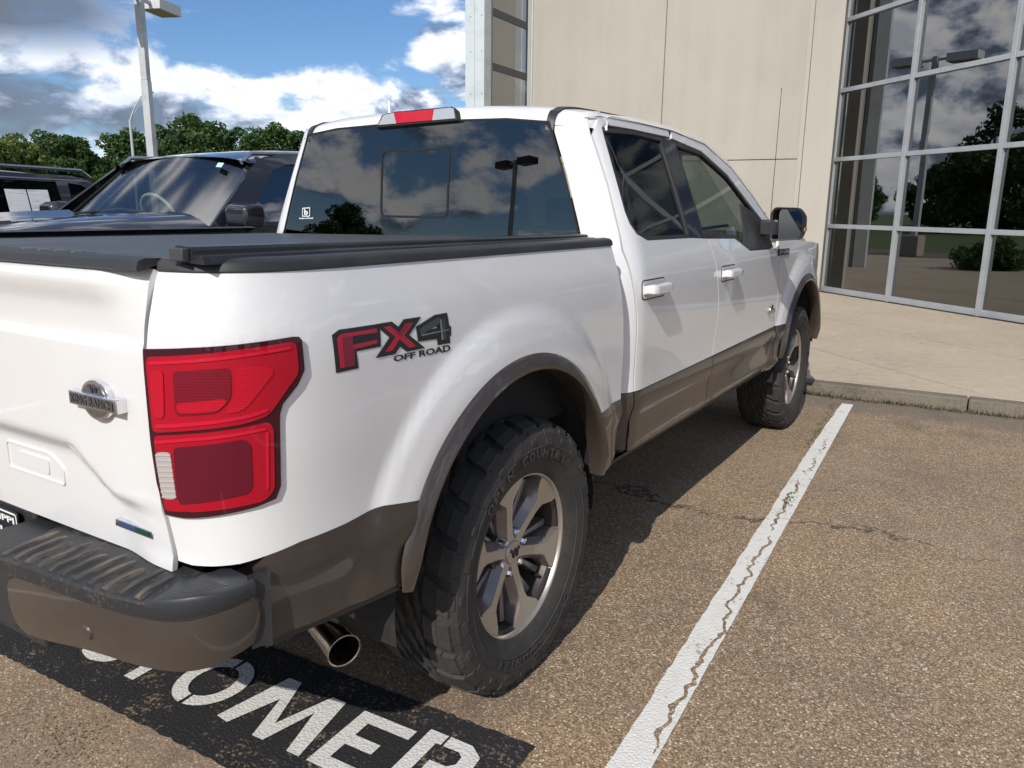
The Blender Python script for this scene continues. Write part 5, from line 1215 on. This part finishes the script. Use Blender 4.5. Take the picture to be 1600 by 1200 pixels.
TR = [(-60, 62, 2, .84, 'pale yellowish tree cut by the left edge of the photo'), (15, 66, 2, .80, 'pale yellow-green tree above the SUV with papers in its window'), (75, 72, 1, .86, 'dark tree just right of the pale yellow-green trees'),
      (122, 70, 3, .74, 'narrow dark tree left of the low gap in the treeline'), (150, 82, 1, .66, 'low dark tree standing in the gap of the treeline'), (205, 74, 0, .88, 'broad tree directly behind the pale lamp post'), (262, 70, 1, .94, 'tall dark tree just right of the pale lamp post'), (318, 72, 0, 1.02, 'tallest full tree of the middle clump above the SUV roof'),
      (375, 75, 1, 1.0, 'full tree in the middle clump above the SUV side window'), (428, 70, 0, .95, 'rounded tree with a loose top left of the truck cab'), (478, 74, 3, .90, 'narrow tree whose top shows beside the truck cab roof'), (530, 70, 1, .97, 'dark tree with twin tops at the roof corner of the pickup'),
      (640, 72, 3, .98, 'tree with only its top twigs above the high brake lamp'), (590, 78, 0, .85, 'tree hidden mostly behind the pickup roof left of the brake lamp'), (700, 76, 1, .85, 'tree hidden mostly behind the pickup roof by the metal column')]
for i, (u, d, k, s, lb) in enumerate(TR): tree(atpx(u, d), k, s*1.04, i*1.7, lb)
FILL = [(-30, 88, 2, .92, 'pale tree in the second row at the left edge of the photo'), (45, 92, 1, .95, 'dark tree in the second row behind the SUV with papers'), (100, 90, 0, .92, 'second-row tree left of the low gap in the treeline'), (238, 92, 1, .98, 'second-row tree peeping out right of the pale lamp post'), (290, 94, 0, 1.12, 'second-row tree filling the middle clump, left part'), (350, 92, 1, 1.15, 'second-row tree filling the middle clump, central part'), (402, 94, 0, 1.1, 'second-row tree filling the middle clump, right part'), (455, 92, 1, 1.08, 'second-row tree left of the pickup cab'), (505, 94, 0, 1.1, 'second-row tree at the pickup roof corner'), (560, 92, 1, 1.05, 'second-row tree behind the pickup roof edge')]
for i, (u, d, k, s, lb) in enumerate(FILL): tree(atpx(u, d), k, s, i*2.1+.4, lb)
# trees seen only as reflections in the glass
BACK = [((-48, -42), 0, 1.0), ((-78, -34), 1, .9), ((-66, 4), 2, .95), ((-60, 9), 1, 1.3), ((-76, 20), 3, .7), ((-44, -84), 0, .8), ((-20, -86), 1, .8), ((10, -78), 3, .9), ((24, -75), 0, 1.0), ((38, -60), 1, 1.0), ((46, -34), 2, 1.0), ((52, -12), 0, 1.1), ((-58, -78), 3, .7), ((-70, -60), 1, .8), ((-86, 14), 0, .8), ((-92, -12), 1, .9)]
for i, ((u, v), k, s) in enumerate(BACK): tree(tuple(B(u, v, 0)), k, s, i*2.3, 'tree on the far side of the lot, seen only as a reflection', 'trees reflected in the glass')
# clipped shrub near the glazed bay, seen in the showroom glass
V, Fc, cl = crown_mesh(21, .95, .95, 4200, .055)
sh = empty('shrub', tuple(B(-8.6, 10.2, .0)), 0, 'round dark shrub reflected low in the showroom glass', 'shrub'); o = mk('foliage', V, Fc, LEAFS[0], sh, smooth=False); G().tube([(0, 0, 0), (0, 0, .5)], [.05, .03], 7).build('stem', M_BARK, sh)

# ---- weeds along the kerb and in the cracks
def weeds():
    r = random.Random(2); V, Fc = [], []
    spots = [(u, 4.765-abs(r.gauss(0, .02)), r.uniform(.012, .05)) for u in [r.choice([r.gauss(1.85, .22), r.gauss(2.55, .25), r.gauss(3.1, .3), r.gauss(1.18, .12), r.uniform(1, 4)]) for _ in range(900)]]
    spots += [(1.452+r.gauss(0, .012), r.gauss(2.02, .10), r.uniform(.008, .022)) for _ in range(90)]+[(.02+r.gauss(0, .10), -1.0+r.gauss(0, .06), r.uniform(.002, .006)) for _ in range(260)]+[(1.375+r.gauss(0, .015), r.uniform(3.1, 4.5), r.uniform(.008, .025)) for _ in range(120)]
    for (u, v, h) in spots:
        a = r.uniform(0, 2*PI); w_ = r.uniform(.002, .004); dx, dy = math.cos(a), math.sin(a); l = r.uniform(.2, 1.0)*h
        k = len(V); V += [B(u-dy*w_, v+dx*w_, 0), B(u+dy*w_, v-dx*w_, 0), B(u+dx*l, v+dy*l, h)]; Fc.append((k, k+1, k+2))
    o = mk('weeds', V, Fc, leafmat('weed_blade', (.03, .055, .012), (.06, .085, .02), (.12, .12, .045)), smooth=False); tag(o, 'short green weeds growing along the kerb and in pavement cracks', 'weeds', kind='stuff')
    V, Fc = [], []
    for _ in range(420):
        u, v = (r.choice([r.gauss(1.45, .14), r.uniform(1.1, 3.2)]), 4.75-abs(r.gauss(0, .03))) if r.random() < .6 else (r.uniform(.6, 3), r.uniform(5, 9))
        z = .006 if v < 4.8 else ZK+.004
        if z > .05 and r.random() < .93: continue
        a = r.uniform(0, 2*PI); s = r.uniform(.006, .018); dx, dy = math.cos(a)*s, math.sin(a)*s
        k = len(V); V += [B(u-dx, v-dy, z), B(u+dy*.4, v-dx*.4, z+.004), B(u+dx, v+dy, z+.003), B(u-dy*.4, v+dx*.4, z+.001)]; Fc.append((k, k+1, k+2, k+3))
    tag(mk('leaf_litter', V, Fc, leafmat('dry_leaf', (.10, .05, .03), (.16, .085, .05), (.25, .17, .10)), smooth=False), 'dry brown leaf litter gathered at the foot of the kerb', 'leaf litter', kind='stuff')
weeds()

# ================================================================== THE TWO DARK SUVS
M_BLK = paint('black_car_paint', (.010, .011, .015), (.022, .021, .022), .30, .4); M_BLU = paint('charcoal_car_paint', (.016, .016, .020), (.03, .03, .03), .30, .4)
M_SILV = mat('satin_silver', (.50, .52, .55), .30, 1.0); M_CREAM = mat('cream_leather', (.27, .26, .22), .6)
def suv(root, P, paintm):
    """ local frame: y forward, x right; P gives the heights and stations """
    xp = table(P['prof'], .2, 2.1)
    def SS(y, z):
        k = 1-.10*sstep((y-P['nose']+.55)/.55)-.06*sstep((-P['tail']*-1-0-y+P['tail']*0+P['tail']+.5-y)/.6)*0
        return (xp(z)*k, y, z)
    objs = []
    # body side below belt with wheel openings
    def rarc(yc, a0, a1): return [(yc+.44*math.cos(rad(a)), .40+.44*math.sin(rad(a))) for a in np.linspace(a0, a1, 18)]
    b = P['belt']; low = [(P['tail']+.05, .45)]+list(reversed(rarc(P['rw'], 6, 174)))+list(reversed(rarc(P['fw'], 6, 174)))+[(P['nose']-.05, .45), (P['nose'], .75), (P['nose']-.03, P['hoodz'][-1][1]-.06)]+[(y, z-.04) for y, z in reversed(P['hoodz'])]+[(y, z) for y, z in P['beltline']]+[(P['tail'], b-.1), (P['tail'], .8)]
    objs.append(panel('body_side', SS, low, paintm, root, step=.08, flange=.02))
    objs.append(panel('upper_frame', SS, P['green'], paintm, root, holes=P['wins'], step=.05, flange=.02))
    for wpoly in P['wins']: objs.append(panel('side_window', SS, wpoly, M_GSIDE, root, step=.12, off=-.012, flange=0))
    for o in list(objs): c = mirror_copy(o, root)
    # hood
    g = G(); xs = np.linspace(-1, 1, 21); ys = [y for y, z in P['hoodz']]
    ht = table(P['hoodz'], min(ys), max(ys)); Y = np.linspace(ys[0], ys[-1], 14)
    for y in Y:
        for x in xs:
            hw = SS(y, ht(y)-.04)[0]+.006; a = abs(x); g.v.append((x*hw, y, ht(y)-.055*a**6+.035*sstep((a-.50)/.10)*sstep((1.0-a)/.18)+.012*(1-a*a)))
    n = 21; g.f += [(i*n+k, i*n+k+1, (i+1)*n+k+1, (i+1)*n+k) for i in range(13) for k in range(n-1)]
    g.build('hood', paintm, root, angle=50)
    # roof
    g = G(); rt = table(P['roofz'], P['roofz'][0][0], P['roofz'][-1][0]); Y = np.linspace(P['roofz'][0][0], P['roofz'][-1][0], 18)
    for y in Y:
        for x in xs:
            z = rt(y); hw = xp(z-.05); a = abs(x); g.v.append((x*hw, y, z-.055*a**3.5))
    g.f += [(i*n+k, i*n+k+1, (i+1)*n+k+1, (i+1)*n+k) for i in range(17) for k in range(n-1)]
    g.build('roof', paintm, root, angle=50)
    # windscreen between hood base and roof front
    y0, z0, y1, z1 = P['ws']
    def WSs(x, t): return (x*(P['wsw'][0]*(1-t)+P['wsw'][1]*t), y0+(y1-y0)*t-.10*x*x*(1-.4*t), z0+(z1-z0)*t-.045*x*x)
    panel('windscreen', WSs, [(-1, 0), (1, 0), (1, 1), (-1, 1)], M_GSUV, root, step=.2, flange=0)
    panel('windscreen_border', WSs, [(-1, 0), (1, 0), (1, 1), (-1, 1)], M_SEAM, root, holes=[[(-.95, .06), (.95, .06), (.95, .96), (-.95, .96)]], step=.2, off=.003, flange=0)
    for sg in (1, -1):
        g = G()
        for t in np.linspace(-.04, 1.04, 10):
            for (dx, dz) in ((-.02, .006), (.015, .010), (.05, -.006), (.055, -.05)):
                q = WSs(sg, t); g.v.append((q[0]+sg*dx, q[1]-.01, q[2]+dz))
        g.f += [(4*i+k, 4*i+k+1, 4*i+5+k, 4*i+4+k) for i in range(9) for k in range(3)]; g.build('windscreen_pillar', paintm, root)
    # rear wall, floor, wheels
    G().box(-.88, .88, P['tail'], P['tail']+.06, .5, P['roofz'][0][1]-.05).build('tail_panel', paintm, root, bevel=.03); G().box(-.9, .9, P['tail']+.1, P['nose']-.2, .35, .5).build('floor_pan', M_DARK, root)
    G().box(-.9, .9, P['nose']-.12, P['nose'], .45, P['hoodz'][-1][1]-.02).build('nose', paintm, root, bevel=.05)
    for sx_ in (1, -1):
        for yc in (P['rw'], P['fw']):
            wl_ = G().lathe([(-.11, .25), (-.12, .36), (-.08, .39), (.08, .39), (.12, .36), (.11, .25)], 32, c=(0, 0, 0)).build('wheel', M_TYRE, root); wl_.location = (sx_*.84, yc, .39)
            G().lathe([(sx_*.10, .25), (sx_*.08, .20), (sx_*.09, .0001)], 20).build('rim', M_ALLOYD, wl_)
    # cabin
    y0c = y0-.35 if y0 > 0 else y0-.35
    G().box(-.78, .78, y0-.55, y0-.05, .9, P['belt']-.02).build('dashboard', M_INT, root, bevel=.04)
    for x in (-.40, .40):
        G().box(x-.25, x+.25, y0-1.45, y0-1.28, .8, P['belt']+.10).box(x-.13, x+.13, y0-1.45, y0-1.36, P['belt']+.12, P['belt']+.27).build('seat', P['seat'], root, bevel=.04, seg=3)
    G().tube([Vector((.42+.19*math.cos(a), y0-.62+.07*math.sin(a), P['belt']+.03+.15*math.sin(a))) for a in np.linspace(0, 2*PI, 26)], .013, 8).build('steering_wheel', P['wheelm'], root)
    G().box(-.72, .72, y0-3.2, y0-3.1, .6, P['roofz'][0][1]-.12).build('cabin_rear', M_INT, root)
    return SS, xp
def rails(root, x, ys, z, bow, m):
    for sg in (1, -1):
        pts = [(sg*x, ys[0]+(.08 if ys[0] < 0 else -.08)*-1*0, z-.06)]+[(sg*x, ys[0]+(ys[1]-ys[0])*t, z+bow*math.sin(PI*t)) for t in np.linspace(.03, .97, 12)]+[(sg*x, ys[1], z-.055)]
        G().tube(pts, .015, 8).build('roof_rail', m, root)
# --- near SUV, backed in beside the truck (faces the camera side)
s1 = empty('suv', (-2.86, 1.10, 0), PI, 'black SUV parked nose-out beside the pickup with a clear view into its windscreen', 'suv')
P1 = dict(prof=[(.3, .93), (.5, .98), (.9, 1.0), (1.2, .99), (1.36, .955), (1.42, .93), (1.60, .855), (1.80, .765), (1.90, .71)], belt=1.40, nose=1.25, tail=-3.75, rw=-2.75, fw=.30,
          hoodz=[(-.02, 1.425), (.3, 1.412), (.7, 1.385), (1.0, 1.345), (1.20, 1.26)], beltline=[(-.05, 1.372), (-.6, 1.375), (-1.6, 1.385), (-2.6, 1.40), (-3.6, 1.42)],
          green=[(-.02, 1.376), (-.55, 1.80), (-.75, 1.845), (-1.6, 1.872), (-2.8, 1.86), (-3.5, 1.80), (-3.72, 1.46), (-3.6, 1.424), (-2.6, 1.404), (-1.6, 1.389), (-.6, 1.379)],
          wins=[[(-.30, 1.405), (-.66, 1.74), (-.80, 1.785), (-1.22, 1.80), (-1.25, 1.41)], [(-1.34, 1.41), (-1.31, 1.802), (-2.2, 1.80), (-2.3, 1.42)], [(-2.4, 1.425), (-2.3, 1.80), (-3.2, 1.77), (-3.45, 1.46)]],
          roofz=[(-3.65, 1.82), (-3.2, 1.875), (-2.2, 1.915), (-1.3, 1.915), (-.8, 1.885), (-.50, 1.83)], ws=(.0, 1.425, -.52, 1.845), wsw=(.83, .70), seat=mat('pale_grey_leather', (.22, .22, .20), .6), wheelm=M_CREAM)
SS1, xp1 = suv(s1, P1, M_BLK); rails(s1, .675, (-.50, -3.3), 1.842, .040, M_SILV)
for sg in (1, -1):
    q = G().add([(sg*(1.06+a), -.17+c-.04*a, 1.44+b_) for c, k in ((-.07, 1.0), (.0, 1.0), (.06, .72)) for a, b_ in [(k*x, k*z) for x, z in ((-.12, -.065), (.105, -.075), (.125, .0), (.11, .075), (-.10, .085), (-.125, .05))]], [(6*i+k, 6*i+(k+1) % 6, 6*i+6+(k+1) % 6, 6*i+6+k) for i in range(2) for k in range(6)]+[(0, 1, 2, 3, 4, 5), (12, 13, 14, 15, 16, 17)])
    q.build('door_mirror', M_BLK, s1, bevel=.02, seg=3); G().box(min(sg*.88, sg*1.0), max(sg*.88, sg*1.0), -.22, -.14, 1.37, 1.41).build('mirror_arm', M_BLK, s1, bevel=.01)
    G().box(min(sg*.905, sg*.915)-.0, max(sg*.905, sg*.915), -1.2, -.25, 1.375, 1.39).build('belt_trim', M_SILV, s1)
G().add([(-.56, -.455, 1.78), (-.49, -.465, 1.785), (-.505, -.43, 1.755), (-.575, -.42, 1.75)], [(0, 1, 2, 3)]).build('inspection_sticker', mat('sticker_green', (.45, .75, .62), .5), s1, smooth=False)
G().tube([(.5, -.02, 1.44), (.1, -.10, 1.475), (-.4, -.05, 1.45)], .008, 6).build('wiper', M_DARK, s1)
def suv_face(root, yn, zt):
    gr = G().box(-.50, .50, yn-.01, yn+.012, .80, zt-.10).build('grille', M_SEAM, root, bevel=.01)
    for k in range(6): G().box(-.48, .48, yn+.012, yn+.026, .83+.055*k, .85+.055*k).build('grille_bar', M_SILV, gr)
    G().prism(rounded([(-.53, .77), (.53, .77), (.50, zt-.08), (-.50, zt-.08)], .05), lambda a, b: Vector((a, yn+.008, b)), lambda a, b: Vector((a, yn-.02, b))).build('grille_surround', M_SILV, root)
    for sg in (1, -1):
        hl = G().box(min(sg*.56, sg*.88), max(sg*.56, sg*.88), yn-.06, yn+.010, zt-.24, zt-.10).build('headlamp', mat('headlamp_clear', (.55, .57, .60), .08, .3, 1), root, bevel=.015)
        G().lathe([(0, .0001), (.0, .045), (-.02, .05)], 20).build('headlamp_lens', M_CHROME, hl).matrix_local = Matrix.Translation((sg*.70, yn+.012, zt-.17)) @ Matrix.Rotation(PI/2, 4, 'Z')
        G().box(min(sg*.60, sg*.80), max(sg*.60, sg*.80), yn-.02, yn+.03, .55, .62).build('fog_lamp', M_CHROME, root, bevel=.01)
    G().box(-.93, .93, yn-.10, yn+.05, .45, .74).build('front_bumper', M_BLK, root, bevel=.04, seg=3)
suv_face(s1, 1.25, 1.22)
# --- far SUV, nosed in
s2 = empty('suv', (-5.76, .85, 0), 0, 'dark charcoal SUV with two white papers taped inside its side window', 'suv')
P2 = dict(prof=[(.3, .92), (.5, .97), (.9, .99), (1.2, .985), (1.36, .955), (1.42, .94), (1.60, .89), (1.74, .835), (1.85, .76)], belt=1.37, nose=3.1, tail=-1.85, rw=-.85, fw=2.1,
          hoodz=[(1.90, 1.33), (2.3, 1.31), (2.7, 1.27), (3.0, 1.18)], beltline=[(1.86, 1.27), (1.2, 1.275), (.2, 1.28), (-.8, 1.29), (-1.7, 1.30)],
          green=[(1.88, 1.28), (1.30, 1.715), (1.15, 1.745), (.3, 1.765), (-.9, 1.76), (-1.5, 1.74), (-1.82, 1.36), (-1.7, 1.305), (-.8, 1.295), (.2, 1.285), (1.2, 1.28)][::-1],
          wins=[[(1.62, 1.31), (1.22, 1.665), (1.10, 1.685), (1.08, 1.31)], [(1.02, 1.31), (1.00, 1.69), (.10, 1.70), (.0, 1.31)], [(-.08, 1.31), (.0, 1.70), (-1.2, 1.69), (-1.45, 1.34)]],
          roofz=[(-1.75, 1.755), (-1.2, 1.785), (-.2, 1.805), (.6, 1.795), (1.1, 1.765), (1.38, 1.725)], ws=(1.90, 1.345, 1.32, 1.735), wsw=(.84, .72), seat=M_INT, wheelm=M_INT)
P2['green'] = P2['green'][::-1]
SS2, xp2 = suv(s2, P2, M_BLU); suv_face(s2, 3.1, 1.16); rails(s2, .74, (1.38, -1.3), 1.795, .02, M_SILV)
for k, y in enumerate((.42, -.35)): G().tube([(-.74, y, 1.815), (.74, y, 1.815)], .014, 8).build('cross_bar', M_SILV, s2)
G().tube([SS2(1.28, 1.700), SS2(1.1, 1.705), SS2(.2, 1.722), SS2(-1.1, 1.715)], .007, 6).build('window_bright_trim', M_SILV, s2)
mpap = mat('paper_white', (.72, .72, .74), .8); t_, b_ = nodes(mpap)
pc_ = objcoord(t_); mp_ = N(t_, 'ShaderNodeMapping'); mp_.inputs['Scale'].default_value = (1, 6, 95); t_.links.new(pc_, mp_.inputs[0])
t_.links.new(ramp(t_, noise_tex(t_, mp_.outputs[0], 1.0, 3, .7), [(.36, (.48, .48, .52)), (.47, (.74, .74, .76))]), b_.inputs['Base Color'])
for i, (ya, yb) in enumerate(((.555, .725), (.735, .905))):
    zs = (1.412, 1.618); q = [SS2(ya+.035*0, zs[0]), SS2(yb, zs[0]), SS2(yb, zs[1]), SS2(ya, zs[1])]
    q = [(x+.004, y, z) for x, y, z in q]
    pp = mk('window_paper', q, [(0, 1, 2, 3)], mpap, smooth=False); pp.parent = s2
